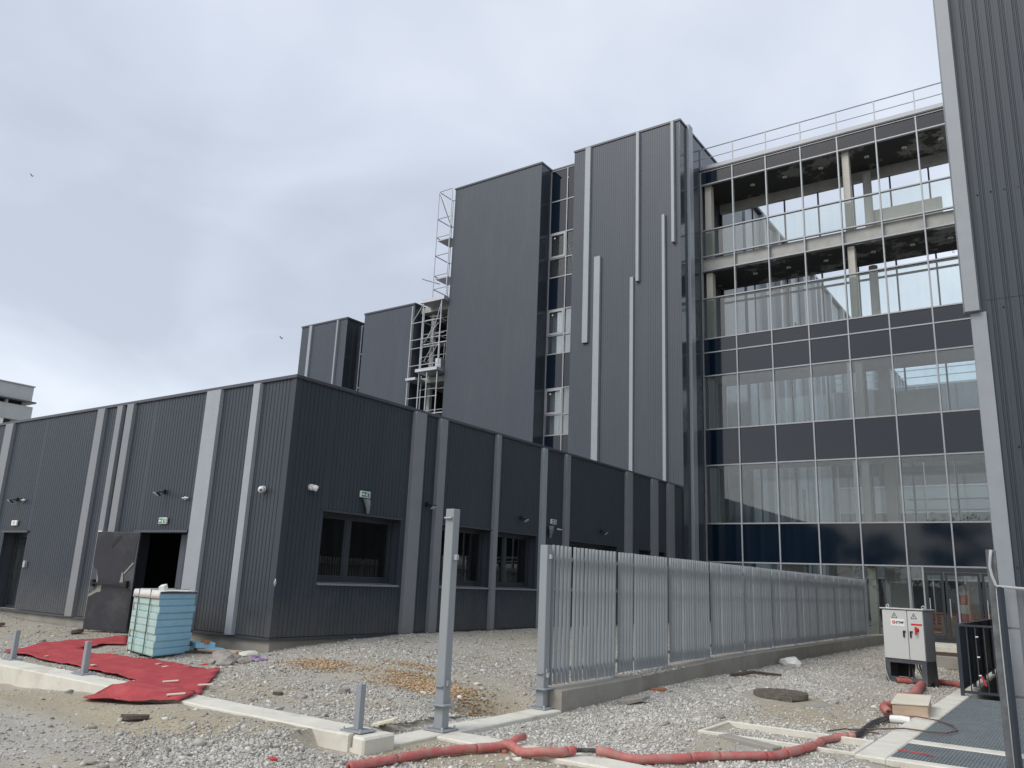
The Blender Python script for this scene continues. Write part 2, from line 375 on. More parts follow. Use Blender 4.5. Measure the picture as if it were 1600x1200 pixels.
def mudness(x, y):
    m = 0.0
    m += 0.18 + 0.9 * _ga(x, y, -9.8, 5.35, 4.2, .6) + 0.9 * _ga(x, y, -9.3, 7.4, 1.6, .75) + 1.0 * _ga(x, y, -5.2, 6.3, 1.6, .55) + 0.8 * _ga(x, y, -3.2, 6.9, 2.5, .8)
    m += 0.45 * _ga(x, y, -8.6, 9.7, 2.2, 1.0) + 0.5 * _ga(x, y, -20, 9.0, 5, 1.0) + 0.8 * _ga(x, y, -3.0, 12.2, 1.3, 3.2) + 0.5 * _ga(x, y, -10, 15.5, 2.5, 1.0)
    m += 0.9 * _ga(x, y, -6.62, 9.3, .5, .8) + 0.5 * _ga(x, y, -3.8, 24, 2, 4)  # first term puts extra mud tone in the dug hole to darken it
    return max(0, min(1, m + 0.65 * noise.noise((x * .6, y * .9, 3)) + 0.35 * noise.noise((x * 3, y * 3, 8))))
fx = np.arange(-27, 1.61, 0.11); fy = np.arange(2.2, 32.1, 0.11)
gx = np.concatenate([[-600, -300, -150, -80, -50, -38, -31], fx, [3, 6, 12, 25, 60, 150, 400]])
gy = np.concatenate([[-400, -150, -60, -25, -10, -3, 0, 1.2], fy, [34, 38, 45, 60, 90, 160, 400, 800]])
vs = []; cols = []
for y in gy:
    for x in gx:
        vs.append((x, y, ground_h(x, y) if (-28 < x < 2 and 1 < y < 33) else -0.14)); cols.append(mudness(x, y))
nx, ny = len(gx), len(gy)
fs = [(j * nx + i, j * nx + i + 1, (j + 1) * nx + i + 1, (j + 1) * nx + i) for j in range(ny - 1) for i in range(nx - 1)]
me = bpy.data.meshes.new('ground'); me.from_pydata(vs, [], fs)
at = me.attributes.new('mud', 'FLOAT', 'POINT'); at.data.foreach_set('value', cols)
me.polygons.foreach_set('use_smooth', [True] * len(fs))
ground = bpy.data.objects.new('ground', me); C.objects.link(ground); tag(ground, kind='structure')
def ground_material():
    m = bpy.data.materials.new('site_ground'); m.use_nodes = True
    t = m.node_tree; b = t.nodes['Principled BSDF']; n = t.nodes.new; l = t.links.new
    b.inputs['Roughness'].default_value = 0.95; b.inputs['Specular IOR Level'].default_value = 0.2
    g = n('ShaderNodeTexCoord'); v = g.outputs['Object']
    a = n('ShaderNodeAttribute'); a.attribute_name = 'mud'
    def nz(s, d=6, r=.65):
        q = n('ShaderNodeTexNoise'); q.inputs['Scale'].default_value = s; q.inputs['Detail'].default_value = d; q.inputs['Roughness'].default_value = r; l(v, q.inputs['Vector']); return q.outputs['Fac']
    def ramp(f, c0, c1, p0=.35, p1=.65):
        q = n('ShaderNodeValToRGB'); q.color_ramp.elements[0].position = p0; q.color_ramp.elements[1].position = p1
        q.color_ramp.elements[0].color = c0 + (1,); q.color_ramp.elements[1].color = c1 + (1,); l(f, q.inputs[0]); return q.outputs[0]
    def mix(f, A, B):
        q = n('ShaderNodeMix'); q.data_type = 'RGBA'; l(f, q.inputs['Factor']); l(A, q.inputs['A']); l(B, q.inputs['B']); return q.outputs['Result']
    fine = nz(38, 8, .75); mid = nz(5)
    grey = mix(mid, ramp(fine, (.275, .263, .232), (.46, .445, .40)), ramp(fine, (.37, .357, .32), (.57, .55, .50)))
    mud = mix(mid, ramp(fine, (.24, .205, .145), (.41, .36, .265)), ramp(fine, (.36, .315, .22), (.58, .525, .39)))
    c = mix(a.outputs['Fac'], grey, mud)
    # fine stones too small for geometry
    vo = n('ShaderNodeTexVoronoi'); vo.inputs['Scale'].default_value = 80; l(v, vo.inputs['Vector'])
    st = n('ShaderNodeSeparateColor'); l(vo.outputs['Color'], st.inputs[0])
    sc = ramp(st.outputs[0], (.12, .118, .11), (.62, .61, .58), 0.05, 0.95)
    th = n('ShaderNodeMath'); th.operation = 'GREATER_THAN'; th.inputs[1].default_value = 0.55; l(st.outputs[1], th.inputs[0])
    ds = n('ShaderNodeMath'); ds.operation = 'LESS_THAN'; ds.inputs[1].default_value = 0.45; l(vo.outputs['Distance'], ds.inputs[0])
    mm = n('ShaderNodeMath'); mm.operation = 'MULTIPLY'; l(th.outputs[0], mm.inputs[0]); l(ds.outputs[0], mm.inputs[1])
    iv = n('ShaderNodeMath'); iv.operation = 'MULTIPLY_ADD'; iv.inputs[1].default_value = -0.55; iv.inputs[2].default_value = 0.85; l(a.outputs['Fac'], iv.inputs[0])
    m2 = n('ShaderNodeMath'); m2.operation = 'MULTIPLY'; l(mm.outputs[0], m2.inputs[0]); l(iv.outputs[0], m2.inputs[1])
    c = mix(m2.outputs[0], c, sc)
    l(c, b.inputs['Base Color'])
    h = n('ShaderNodeMath'); h.operation = 'ADD'; l(fine, h.inputs[0]); l(m2.outputs[0], h.inputs[1])
    bp = n('ShaderNodeBump'); bp.inputs['Strength'].default_value = .7; bp.inputs['Distance'].default_value = .018
    l(h.outputs[0], bp.inputs['Height']); l(bp.outputs[0], b.inputs['Normal'])
    return m
ground.data.materials.append(ground_material())

# ------------------------------------------------------------------ low building
XR, YL, HT = -12.30, 10.02, 5.36
low = thing('low_building', 'low dark ribbed annex with grey and silver fins behind the gravel yard', 'building', (-12.3, 10.02, 0))
ZB = 0.42
# openings: (a0, a1, z0, z1)
opL = [(-23.45, -22.15, 0.34, 2.31), (-17.10, -15.22, 0.30, 2.31)]
opR = [(11.02, 13.28, 1.42, 2.80), (14.63, 16.62, 1.42, 2.82), (16.82, 18.74, 1.42, 2.82), (20.44, 23.45, 1.42, 2.80), (25.07, 27.12, 0.45, 2.80)]
finL = [(-24.39, -23.92, 'm'), (-19.52, -19.18, 'm'), (-18.64, -18.39, 'm'), (-18.21, -17.91, 'm'), (-15.10, -14.59, 'l'), (-13.53, -13.30, 'l')]
finR = [(13.43, 13.82, 'm'), (14.32, 14.60, 'm'), (16.63, 16.81, 'm'), (18.84, 19.07, 'l'), (20.09, 20.34, 'm'), (23.97, 24.40, 'm'), (25.92, 26.40, 'm'), (27.26, 27.80, 'm')]
def facade(axis, plane, sgn, a0, a1, ops, zb, zt):
    cuts = sorted(ops)
    a = a0
    for (o0, o1, z0, z1) in cuts:
        if o0 > a + .01: clad_part(low, M['clad_low'], axis, a, o0, plane, sgn, zb, zt)
        clad_part(low, M['clad_low'], axis, o0, o1, plane, sgn, z1, zt)
        if z0 > zb + .05: clad_part(low, M['clad_low'], axis, o0, o1, plane, sgn, zb, z0)
        a = o1
    if a < a1 - .01: clad_part(low, M['clad_low'], axis, a, a1, plane, sgn, zb, zt)
facade('x', YL, -1, -38, XR - 0.105, opL, ZB, HT - .06)
facade('y', XR, 1, YL + 0.10, 28.70, opR, ZB, HT - .06)
b = MB()
b.prism([(XR - .10, YL - .012), (XR + .012, YL - .012), (XR + .012, YL + .095), (XR + .002, YL + .095), (XR + .002, YL - .002), (XR - .10, YL - .002)], ZB, HT - .05)
b.build('corner_trim', M['clad_low'], low)
# crumpled dent with bare metal at the corner
b = MB()
pts = [(XR + .013, YL - .014, 1.47), (XR + .03, YL - .012, 1.44), (XR + .02, YL - .03, 1.40), (XR + .012, YL + .02, 1.38), (XR - .02, YL - .02, 1.39), (XR + .013, YL - .014, 1.32)]
b.add(pts, [(0, 1, 2), (1, 3, 2), (0, 2, 4), (2, 5, 4), (2, 3, 5), (0, 3, 1), (0, 4, 5, 3)]); b.build('dented_trim', M['galv'], low)
b = MB(); b.prism([(-38, YL + .05), (XR - .05, YL + .05), (XR - .05, 28.7), (XR - .28, 28.7), (XR - .28, YL + .28), (-38, YL + .28)], -.4, ZB - .02)
b.build('plinth', M['conc'], low, bevel=.01)
b = MB()
b.box(-38, XR + .045, YL - .045, YL + .20, HT - .07, HT); b.box(XR - .20, XR + .045, YL + .20, 28.74, HT - .07, HT)
b.build('coping', M['coping'], low, bevel=.006)
b = MB(); b.box(-38, XR + .02, YL - .02, YL + .03, ZB - .055, ZB - .01); b.box(XR - .03, XR + .02, YL + .03, 28.7, ZB - .055, ZB - .01)
b.build('base_flashing', M['coping'], low)
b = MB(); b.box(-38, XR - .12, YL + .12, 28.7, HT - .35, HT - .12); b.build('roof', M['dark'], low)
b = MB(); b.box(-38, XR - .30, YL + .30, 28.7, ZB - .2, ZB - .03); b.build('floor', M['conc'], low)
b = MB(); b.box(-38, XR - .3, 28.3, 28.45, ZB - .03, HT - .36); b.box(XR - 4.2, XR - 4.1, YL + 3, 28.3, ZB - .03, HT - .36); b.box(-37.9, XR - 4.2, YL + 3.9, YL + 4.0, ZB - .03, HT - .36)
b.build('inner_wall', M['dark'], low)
for a0, a1, k in finL: fin(low, 'x', a0, a1, YL + .003, -1, ZB - .02, HT - .075, .085, M['fin_light' if k == 'l' else 'fin_mid'])
for a0, a1, k in finR: fin(low, 'y', a0, a1, XR - .003, 1, ZB - .02, HT - .075, .105, M['fin_light' if k == 'l' else 'fin_mid'])
# windows of the right facade
for wi, (y0, y1, z0, z1) in enumerate(opR):
    xg = XR - 0.30
    w = MB()
    for q in ((y0, y0 + .06, z0, z1), (y1 - .06, y1, z0, z1), (y0 + .06, y1 - .06, z0, z0 + .09), (y0 + .06, y1 - .06, z1 - .06, z1)): w.box(xg - .03, xg + .05, *q)
    ym = y0 + .42 * (y1 - y0)
    w.box(xg - .03, xg + .045, ym - .05, ym + .05, z0 + .09, z1 - .06)
    wo = w.build('window', M['frame'], low, bevel=.005)
    for p0, p1 in ((y0 + .06, ym - .05), (ym + .05, y1 - .06)):
        s = MB()
        for q in ((p0 + .003, p0 + .05, z0 + .093, z1 - .063), (p1 - .05, p1 - .003, z0 + .093, z1 - .063), (p0 + .05, p1 - .05, z0 + .093, z0 + .14), (p0 + .05, p1 - .05, z1 - .11, z1 - .063)): s.box(xg - .02, xg + .03, *q)
        s.build('sash', M['frame'], wo)
        MB().box(xg - .002, xg + .008, p0 + .05, p1 - .05, z0 + .14, z1 - .11).build('pane', M['glass_dark'], wo)
    MB().add([(xg + .05, y0 + .004, z0 + .012), (xg + .05, y1 - .004, z0 + .012), (XR + .055, y1 + .02, z0 - .012), (XR + .055, y0 - .02, z0 - .012),
              (xg + .05, y0 + .004, z0 - .02), (xg + .05, y1 - .004, z0 - .02), (XR + .055, y1 + .02, z0 - .05), (XR + .055, y0 - .02, z0 - .05)],
             [(0, 1, 2, 3), (7, 6, 5, 4), (3, 2, 6, 7), (0, 3, 7, 4), (1, 0, 4, 5), (2, 1, 5, 6)]).build('sill', M['fin_mid'], wo)
    r = MB(); r.box(xg, XR + .030, y0 - .03, y1 + .03, z1 - .004, z1 + .028)
    r.box(xg + .05, XR - .102, y0 - .02, y0 - .001, z0, z1 - .01); r.box(xg + .05, XR - .102, y1 + .001, y1 + .02, z0, z1 - .01)
    r.build('head_flashing', M['coping'], wo)
# left facade: glazed door far left
x0, x1, z0, z1 = opL[0]
d = MB(); yg = YL + .34
for q in ((x0, x0 + .09, z0, z1), (x1 - .09, x1, z0, z1), (x0 + .09, x1 - .09, z1 - .1, z1), (x0 + .09, x1 - .09, z0, z0 + .12)): d.box(q[0], q[1], yg - .03, yg + .04, q[2], q[3])
do = d.build('door', M['frame'], low, bevel=.004)
MB().box(x0 + .09, x1 - .09, yg, yg + .012, z0 + .12, z1 - .1).build('pane', M['glass_dusty'], do)
r = MB(); r.box(x0 - .06, x1 + .06, YL - .05, yg - .03, z1 - .004, z1 + .045); r.box(x0 - .02, x0 - .001, YL + .101, yg - .03, z0, z1 - .01); r.box(x1 + .001, x1 + .02, YL + .101, yg - .03, z0, z1 - .01)
r.build('door_lintel', M['coping'], low)
r = MB(); b2 = (x0 + x1) / 2
r.box(b2 - .1, x1 - .12, yg + .35, yg + .37, z0, z1 - .3); r.build('inner_lining', M['beige'], low)
# left facade: open doorway
x0, x1, z0, z1 = opL[1]
r = MB(); r.box(x0 - .06, x1 + .03, YL - .05, YL + .30, z1 - .004, z1 + .045); r.build('door_lintel', M['coping'], low)
r = MB(); r.box(x0 + .003, x0 + .06, YL + .02, YL + .28, z0, z1 - .01); r.box(x1 - .06, x1 - .003, YL + .02, YL + .28, z0, z1 - .01); r.box(x0 + .06, x1 - .06, YL + .02, YL + .28, z0 - .02, z0 + .03)
r.build('door_frame', M['frame'], low)
# second leaf, folded inward on the right jamb
MB().obox((x1 - .32, YL + .22, (z0 + z1) / 2), (.25, -.03, 0), (.002, .018, 0), (0, 0, (z1 - z0) / 2 - .03)).build('inner_door', M['clad'], low)
# outer leaf swung open, its black membrane torn
H0 = Vector((-16.85, 9.95, 0)); H1 = Vector((-17.87, 9.56, 0)); u = (H1 - H0); wd = u.length; u.normalize(); nrm = Vector((u.y, -u.x, 0))
if nrm.y > 0: nrm = -nrm
zc0, zc1 = .22, 2.30
def P(a, z, o=0.0): q = H0 + u * (a * wd) + nrm * o; return (q.x, q.y, z)
lf = MB(); lf.obox(Vector(P(.5, (zc0 + zc1) / 2)), u * wd / 2, nrm * .022, (0, 0, (zc1 - zc0) / 2))
leaf = lf.build('door', M['cabdark'], low, bevel=.004)
leaf['label'] = 'open door leaf with torn black membrane and push bar'
mem_top = [(.02, 2.285), (.985, 2.29), (.99, 1.62), (.93, 1.50), (.86, 1.48), (.85, 1.32), (.77, 1.22), (.30, 1.21), (.27, 1.45), (.24, 1.40), (.05, 1.66)]
mem_bot = [(.02, .24), (.99, .23), (.985, .93), (.84, 1.02), (.80, 1.16), (.74, 1.17), (.30, 1.165), (.02, 1.10)]
def film(poly, off, name, m, par):
    b = MB(); n = len(poly)
    ar = sum(poly[i][0] * poly[(i + 1) % n][1] - poly[(i + 1) % n][0] * poly[i][1] for i in range(n))
    b.add([P(a, z, off + .004) for a, z in poly] + [P(a, z, off) for a, z in poly], [tuple(range(n)), tuple(range(n, 2 * n))[::-1]] + [(i, (i + 1) % n, n + (i + 1) % n, n + i) for i in range(n)])
    return b.build(name, m, par)
film(mem_top, .026, 'membrane', M['door'], leaf); film(mem_bot, .026, 'membrane', M['door'], leaf)
film([(.06, 1.66), (.03, 1.64), (.22, 1.40), (.24, 1.43)], .032, 'torn_edge', M['torn'], leaf)
film([(.88, 1.50), (.80, 1.24), (.84, 1.20), (.86, 1.42)], .032, 'torn_edge', M['torn'], leaf)
film([(.98, .95), (.82, 1.06), (.80, 1.14), (.70, 1.16), (.71, 1.02), (.80, 1.00), (.97, .90)], .032, 'torn_edge', M['torn'], leaf)
film([(.25, 1.44), (.28, 1.44), (.30, 1.22), (.22, 1.24)], .032, 'torn_edge', M['torn'], leaf)
film([(.62, 2.02), (.50, 2.20), (.42, 2.22), (.46, 2.12), (.60, 1.96)], .032, 'scuff', M['black'], leaf)
pb = MB(); pb.bar(P(.12, 1.19, .09), P(.92, 1.19, .09), .035, .03)
for a in (.12, .90): pb.obox(P(a, 1.20, .058), u * .035, nrm * .045, (0, 0, .07))
pb.build('push_bar', M['black'], leaf, bevel=.004)
MB().obox(P(.93, 2.30, .03), u * .05, nrm * .02, (0, 0, .012)).build('door_closer_clip', M['plastic_w'], leaf)

# small things screwed to the annex
def floodlight(axis, a, z, ang, label):
    t = thing('floodlight', label, 'floodlight', (a, YL - .01, z) if axis == 'x' else (XR + .01, a, z), 'small floodlights on the annex')
    n = Vector((0, -1, 0)) if axis == 'x' else Vector((1, 0, 0)); s = Vector((1, 0, 0)) if axis == 'x' else Vector((0, 1, 0))
    o = Vector(t.location) + n * .012
    b = MB(); b.obox(o + n * .03, n * .03, s * .035, (0, 0, .05)); b.bar(o + n * .05, o + n * .15 + Vector((0, 0, -.02)), .025); b.build('bracket', M['black'], t)
    f = (n * .55 + Vector((0, 0, -.83)) + s * ang).normalized(); v = f.cross(s).normalized(); s2 = v.cross(f).normalized()
    c = o + n * .19 + Vector((0, 0, -.05))
    MB().obox(c, s2 * .085, v * .062, f * .02).build('housing', M['black'], t, bevel=.006)
    MB().obox(c + f * .026, s2 * .07, v * .05, f * .005).build('lens', M['lens'], t)
    return t
floodlight('x', -22.95, 3.16, -.2, 'black floodlight above the far left glazed door')
floodlight('x', -16.22, 3.17, -.2, 'black floodlight above the open doorway')
floodlight('y', 14.08, 3.22, .1, 'black floodlight between the first two grey fins right of the corner window')
floodlight('y', 17.90, 3.24, .1, 'black floodlight above the third window right of the corner')
floodlight('y', 22.31, 3.20, .1, 'black floodlight on the wide dark bay above the fence')
def exit_sign(axis, a, z, label, arrow=True):
    t = thing('exit_sign', label, 'exit sign', (a, YL - .01, z) if axis == 'x' else (XR + .01, a, z), 'emergency exit signs on the annex')
    n = Vector((0, -1, 0)) if axis == 'x' else Vector((1, 0, 0)); s = Vector((1, 0, 0)) if axis == 'x' else Vector((0, 1, 0)); k = Vector((0, 0, 1))
    o = Vector(t.location)
    MB().obox(o + n * .03, s * .142, n * .024, k * .067).build('housing', M['plastic_w'], t, bevel=.008)
    if arrow:
        MB().obox(o + n * .056, s * .120, n * .002, k * .050).build('green_panel', M['green'], t)
    else:
        MB().obox(o + n * .056, s * .05, n * .002, k * .045).build('green_panel', M['lens'], t)
    b = MB(); q = o + n * .060
    def poly(pts):
        m_ = len(pts); b.add([q + s * x_ + k * z_ for x_, z_ in pts] + [q - n * .0015 + s * x_ + k * z_ for x_, z_ in pts], [tuple(range(m_)), tuple(range(m_, 2 * m_))[::-1]] + [(i, (i + 1) % m_, m_ + (i + 1) % m_, m_ + i) for i in range(m_)])
    if arrow:
        poly([(-.115, 0), (-.075, .035), (-.075, .012), (-.03, .012), (-.03, -.012), (-.075, -.012), (-.075, -.035)])
        poly([(.04, -.042), (.04, .042), (.105, .042), (.105, -.042), (.095, -.042), (.095, .033), (.05, .033), (.05, -.042)])
        poly([(.0, .03), (.012, .042), (.022, .03), (.012, .02)]); poly([(.0, .016), (.025, .018), (.03, -.01), (.045, -.04), (.033, -.042), (.018, -.012), (-.005, -.04), (-.015, -.034), (.006, -.005)])
    else:
        poly([(-.03, -.03), (-.03, .03), (.03, .03), (.03, -.03), (.022, -.03), (.022, .022), (-.022, .022), (-.022, -.03)])
    b.build('pictogram', M['plastic_w'] if arrow else M['green'], t)
    return t
exit_sign('x', -22.87, 2.55, 'pale emergency sign over the far left glazed door', False)
exit_sign('x', -16.12, 2.55, 'green exit sign over the open doorway')
exit_sign('y', 12.08, 3.235, 'green exit sign above the corner window with film hanging from it')
exit_sign('y', 19.53, 3.27, 'exit sign beside the silver fin above the fence post')
def hanging_film(axis, a, z, w, h, label, skew):
    b = MB(); n = 7
    v = []
    for i in range(n):
        t = i / (n - 1)
        for j, q in enumerate((-.5, 0, .5)):
            s_ = a + q * w * (1 - .3 * t) + skew * t; o_ = .02 + .05 * math.sin(3 * t + j) * t + .03
            v.append((XR + o_, s_, z - h * t) if axis == 'y' else (s_, YL - o_, z - h * t))
    b.add(v, [(i * 3 + j, i * 3 + j + 1, i * 3 + j + 4, i * 3 + j + 3) for i in range(n - 1) for j in (0, 1)])
    o = b.build('plastic_film', M['film']); tag(o, label, 'plastic film')
    sd_ = o.modifiers.new('t', 'SOLIDIFY'); sd_.thickness = .004
hanging_film('y', 12.13, 3.15, .20, .30, 'torn clear film hanging below the exit sign at the corner window', .08)
hanging_film('y', 19.42, 3.16, .28, .34, 'diamond of clear film hanging below the sign by the silver fin', -.02)
def camera_thing(axis, a, z, label):
    t = thing('security_camera', label, 'security camera', (a, YL, z) if axis == 'x' else (XR, a, z), 'white cameras by the annex corner')
    n = Vector((0, -1, 0)) if axis == 'x' else Vector((1, 0, 0)); s = Vector((1, 0, 0)) if axis == 'x' else Vector((0, 1, 0)); o = Vector(t.location)
    MB().tube([o + n * .012, o + n * .06], .062, 14).build('base', M['plastic_w'], t, smooth=False)
    MB().tube([o + n * .06 + s * .02, o + n * .10 + s * .03 + Vector((0, 0, -.01)), o + n * .14 + s * .07 + Vector((0, 0, -.03)), o + n * .145 + s * .075 + Vector((0, 0, -.032))], lambda i: (.05, .062, .055, .02)[i], 14).build('housing', M['plastic_w'], t, smooth=True)
    MB().obox(o + n * .152 + s * .085 + Vector((0, 0, -.035)), n * .008, s * .02, (0, 0, .02)).build('lens', M['black'], t)
camera_thing('x', -12.91, 3.13, 'white round camera left of the annex corner')
camera_thing('y', 10.62, 3.22, 'white round camera right of the annex corner')
for axis, a, z, lab in (('x', -15.42, 3.02, 'small pale rod bracket beside the wide silver fin'), ('y', 19.82, 3.08, 'small pale rod bracket beside the film diamond'), ('x', -22.62, 3.14, 'small pale rod bracket beside the far left floodlight')):
    o = Vector((a, YL, z)) if axis == 'x' else Vector((XR, a, z)); n = Vector((0, -1, 0)) if axis == 'x' else Vector((1, 0, 0)); s = Vector((1, 0, 0)) if axis == 'x' else Vector((0, 1, 0))
    b = MB(); b.obox(o + n * .03, n * .02, s * .035, (0, 0, .03)); b.tube([o + n * .05 - s * .1, o + n * .06 + s * .14], .016, 6); tag(b.build('wall_bracket', M['lens']), lab, 'bracket')
MB_o = MB().box(-21.98, -21.88, YL - .07, YL - .002, 1.44, 1.60); tag(MB_o.build('key_box', M['galv'], bevel=.006), 'small grey box on the wall right of the far left door', 'wall box')
# ------------------------------------------------------------------ tall blocks
YT, YR, TOP = 28.83, 29.70, 21.06
tw = thing('office_tower', 'tallest dark ribbed tower with staggered silver fins beside the glazed link', 'building', (-14.9, 28.83, 0))
MB().box(-17.38, -12.40, 28.95, 36.5, -.3, TOP - .15).build('wall', M['dark'], tw)
clad_part(tw, M['clad'], 'x', -17.47, -12.30, YT, -1, 5.0, TOP - .05, gd=.006, gw=.014)
clad_part(tw, M['clad'], 'x', -17.47, -12.30, YT + .004, -1, 0, 5.0)
b = MB(); yy = [28.835, 30.98]
b.box(-12.395, -12.28, 28.835, 30.985, -.2, 19.55); b.box(-12.395, -12.28, 28.835, 30.985, 19.56, TOP - .05); b.build('cladding', M['clad_side'], tw)
b = MB(); k = 33.6
b.box(-12.395, -12.285, 30.99, 36.5, 19.56, TOP - .05); b.box(-12.395, -12.285, 33.6, 36.5, -.2, 19.55); b.build('cladding', M['clad_side'], tw)
MB().box(-17.485, -17.472, 28.84, 30.4, 5, TOP - .05).build('cladding', M['clad_side'], tw)
b = MB(); b.box(-17.50, -12.24, YT - .04, YT + .12, TOP - .06, TOP + .03); b.box(-12.36, -12.24, YT + .12, 36.5, TOP - .06, TOP + .03); b.box(-17.50, -17.38, YT + .12, 36.5, TOP - .06, TOP + .03); b.build('coping', M['coping'], tw)
for x0, x1, z0, z1, d in ((-16.85, -16.56, 11.67, TOP - .05, .12), (-16.30, -15.98, 5.2, 15.53, .14), (-14.29, -14.13, 14.02, TOP - .05, .14), (-14.58, -14.40, 5.2, 14.27, .09), (-13.09, -12.94, 5.2, 16.77, .14), (-12.65, -12.50, 15.43, TOP - .05, .16)):
    fin(tw, 'x', x0, x1, YT + .003, -1, z0, z1, d, M['fin_light'])
fin(tw, 'y', 29.52, 29.95, -12.283, 1, .2, TOP + .12, .13, M['fin_light'])
def slope_box(name, lab, x0, x1, top, rec, fins=()):
    t = thing(name, lab, 'building', ((x0 + x1) / 2, YT, 0))
    MB().box(x0 + .12, x1 - .12, YT + .12, 37, -.3, top - .15).build('wall', M['dark'], t)
    clad_part(t, M['clad'], 'x', x0, x1 - .003, YT, -1, 4.8, top - .05, gd=.006, gw=.014)
    MB().box(x1 - .115, x1, YT + .004, YT + 1.9, 4.8, top - .05).build('cladding', M['clad_side'], t)
    b = MB(); b.box(x0 - .03, x1 + .035, YT - .04, YT + .12, top - .06, top + .03); b.box(x1 - .10, x1 + .035, YT + .12, 37, top - .06, top + .03); b.box(x0 - .03, x0 + .10, YT + .12, 37, top - .06, top + .03); b.build('coping', M['coping'], t)
    for f in fins: fin(t, 'x', f[0], f[1], YT + .003, -1, 5.0, top - .06, f[2], M[f[3]])
    return t
wb = slope_box('wide_block', 'plain dark block with no fins between the scaffold and the window strip', -24.55, -19.28, 21.03, True)
wb2 = slope_box('lower_block', 'lower plain dark block left of the scaffold', -30.38, -26.79, 15.20, True)
wb3 = slope_box('lower_block', 'far left dark block with two slim silver fins above the annex roof', -35.40, -31.70, 15.22, True, ((-34.69, -34.45, .1, 'fin_light'), (-32.43, -32.30, .12, 'fin_light')))
# window strip between wide block and tower
ws = thing('window_strip', 'narrow glazed strip with opening windows between the wide block and the tower', 'glazing', (-18.4, 29.7, 0))
MB().box(-19.27, -17.50, 30.45, 37, 5, 20.85).build('wall', M['dark'], ws)
b = MB(); b.box(-19.27, -17.50, 29.63, 30.45, 20.92, 21.0); b.build('coping', M['coping'], ws)
XA, XM, XB = -19.27, -18.33, -17.50
rows = [(20.90, 19.27, 's'), (19.27, 17.62, 's'), (17.62, 16.33, 'o'), (16.33, 15.40, 'w'), (15.40, 13.80, 's'), (13.80, 12.56, 'o'), (12.56, 11.68, 'w'), (11.68, 10.06, 's'), (10.06, 8.85, 'o'), (8.85, 7.93, 'w'), (7.93, 6.2, 's')]
for z in sorted({r[0] for r in rows} | {r[1] for r in rows}):
    boxpart('transom', XA + .05, XB, YR - .05, YR + .05, z - .025, z + .025, M['alu'], ws)
boxpart('mullion', XA, XA + .05, YR - .06, YR + .06, 6.2, 20.91, M['alu'], ws); boxpart('mullion', XM - .025, XM + .025, YR - .06, YR - .052, 6.2, 20.9, M['alu'], ws)
for z1, z0, kd in rows:
    for x0, x1 in ((XA + .052, XM - .026), (XM + .026, XB)):
        if kd == 's': boxpart('spandrel_panel', x0, x1, YR - .02, YR + .02, z0 + .026, z1 - .026, M['spandrel'], ws)
        else: boxpart('pane', x0, x1, YR - .006, YR + .006, z0 + .026, z1 - .026, M['glass_dusty'], ws)
    if kd == 'o':
        f = MB(); x0, x1 = XA + .055, XM - .03
        for q in ((x0, x0 + .09, z0 + .03, z1 - .03), (x1 - .09, x1, z0 + .03, z1 - .03), (x0 + .09, x1 - .09, z0 + .03, z0 + .12), (x0 + .09, x1 - .09, z1 - .12, z1 - .03)): f.box(q[0], q[1], YR - .075, YR - .022, q[2], q[3])
        f.build('window_sash', M['alu'], ws)
        MB().box(x0 + .2, x0 + .27, YR - .02, YR - .008, z1 - .27, z1 - .20).build('window_sticker', M['plastic_w'], ws)
        MB().box(XA + .06, XB, YR + .35, YR + .37, z0 - .8, z1 - .1).build('blind', M['ceil_plain'], ws)
        MB().box(XA + .5, XA + .58, YR + .3, YR + .34, z0 - .8, z1 - .1).build('blind_edge', M['white'], ws)
MB().bar((XM + .12, YR - .012, 16.9), (XM + .5, YR - .012, 15.7), .03, .01).build('glass_brace', M['alu'], ws)
# dark strip between the two lower blocks
w2 = thing('window_strip', 'dark glazed strip squeezed between the two lower blocks', 'glazing', (-31, 29.7, 0))
MB().box(-31.69, -30.40, 30.3, 37, 5, 15.0).build('wall', M['dark'], w2)
for z0, z1 in ((13.3, 14.9), (11.4, 13.3), (9.5, 11.4)):
    boxpart('spandrel_panel', -31.35, -30.42, YR - .02, YR + .02, z0 + .03, z1 - .03, M['spandrel'], w2)
    boxpart('transom', -31.35, -30.42, YR - .05, YR + .05, z0 - .028, z0 + .028, M['alu'], w2)
boxpart('mullion', -31.41, -31.352, YR - .06, YR + .06, 9.0, 14.95, M['alu'], w2)
boxpart('spandrel_panel', -31.69, -31.42, YR - .02, YR + .02, 9.5, 14.9, M['coping'], w2)

# unfinished bay between lower and wide block: slabs, back wall, and the scaffold in it
ub = thing('unfinished_bay', 'open unclad bay with slabs and a pale back wall behind the scaffold', 'building', (-25.6, 30, 0))
MB().box(-26.78, -24.57, 31.6, 37, 5, 15.0).build('wall', M['conc_old'], ub)
for z in (15.05, 11.3, 7.5): MB().box(-26.78, -24.57, 29.3, 31.6, z - .28, z).build('slab', M['conc_old'], ub)
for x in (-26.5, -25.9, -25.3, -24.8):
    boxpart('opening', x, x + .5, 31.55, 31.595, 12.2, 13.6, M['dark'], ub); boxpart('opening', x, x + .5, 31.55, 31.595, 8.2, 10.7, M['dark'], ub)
MB().box(-26.3, -26.1, 29.6, 29.8, 5, 14.77).build('column', M['conc_old'], ub)
sc = thing('scaffold', 'silver scaffold tower with a ladder cage rising beside the wide block', 'scaffold', (-25.6, 28.6, 5))
def rod(name, a, b_, w=.05): o = MB().tube([a, b_], w / 2, 6).build(name, M['galv'], sc); return o
Xl, Xr, Y0, Y1 = -25.47, -24.60, 28.62, 29.75
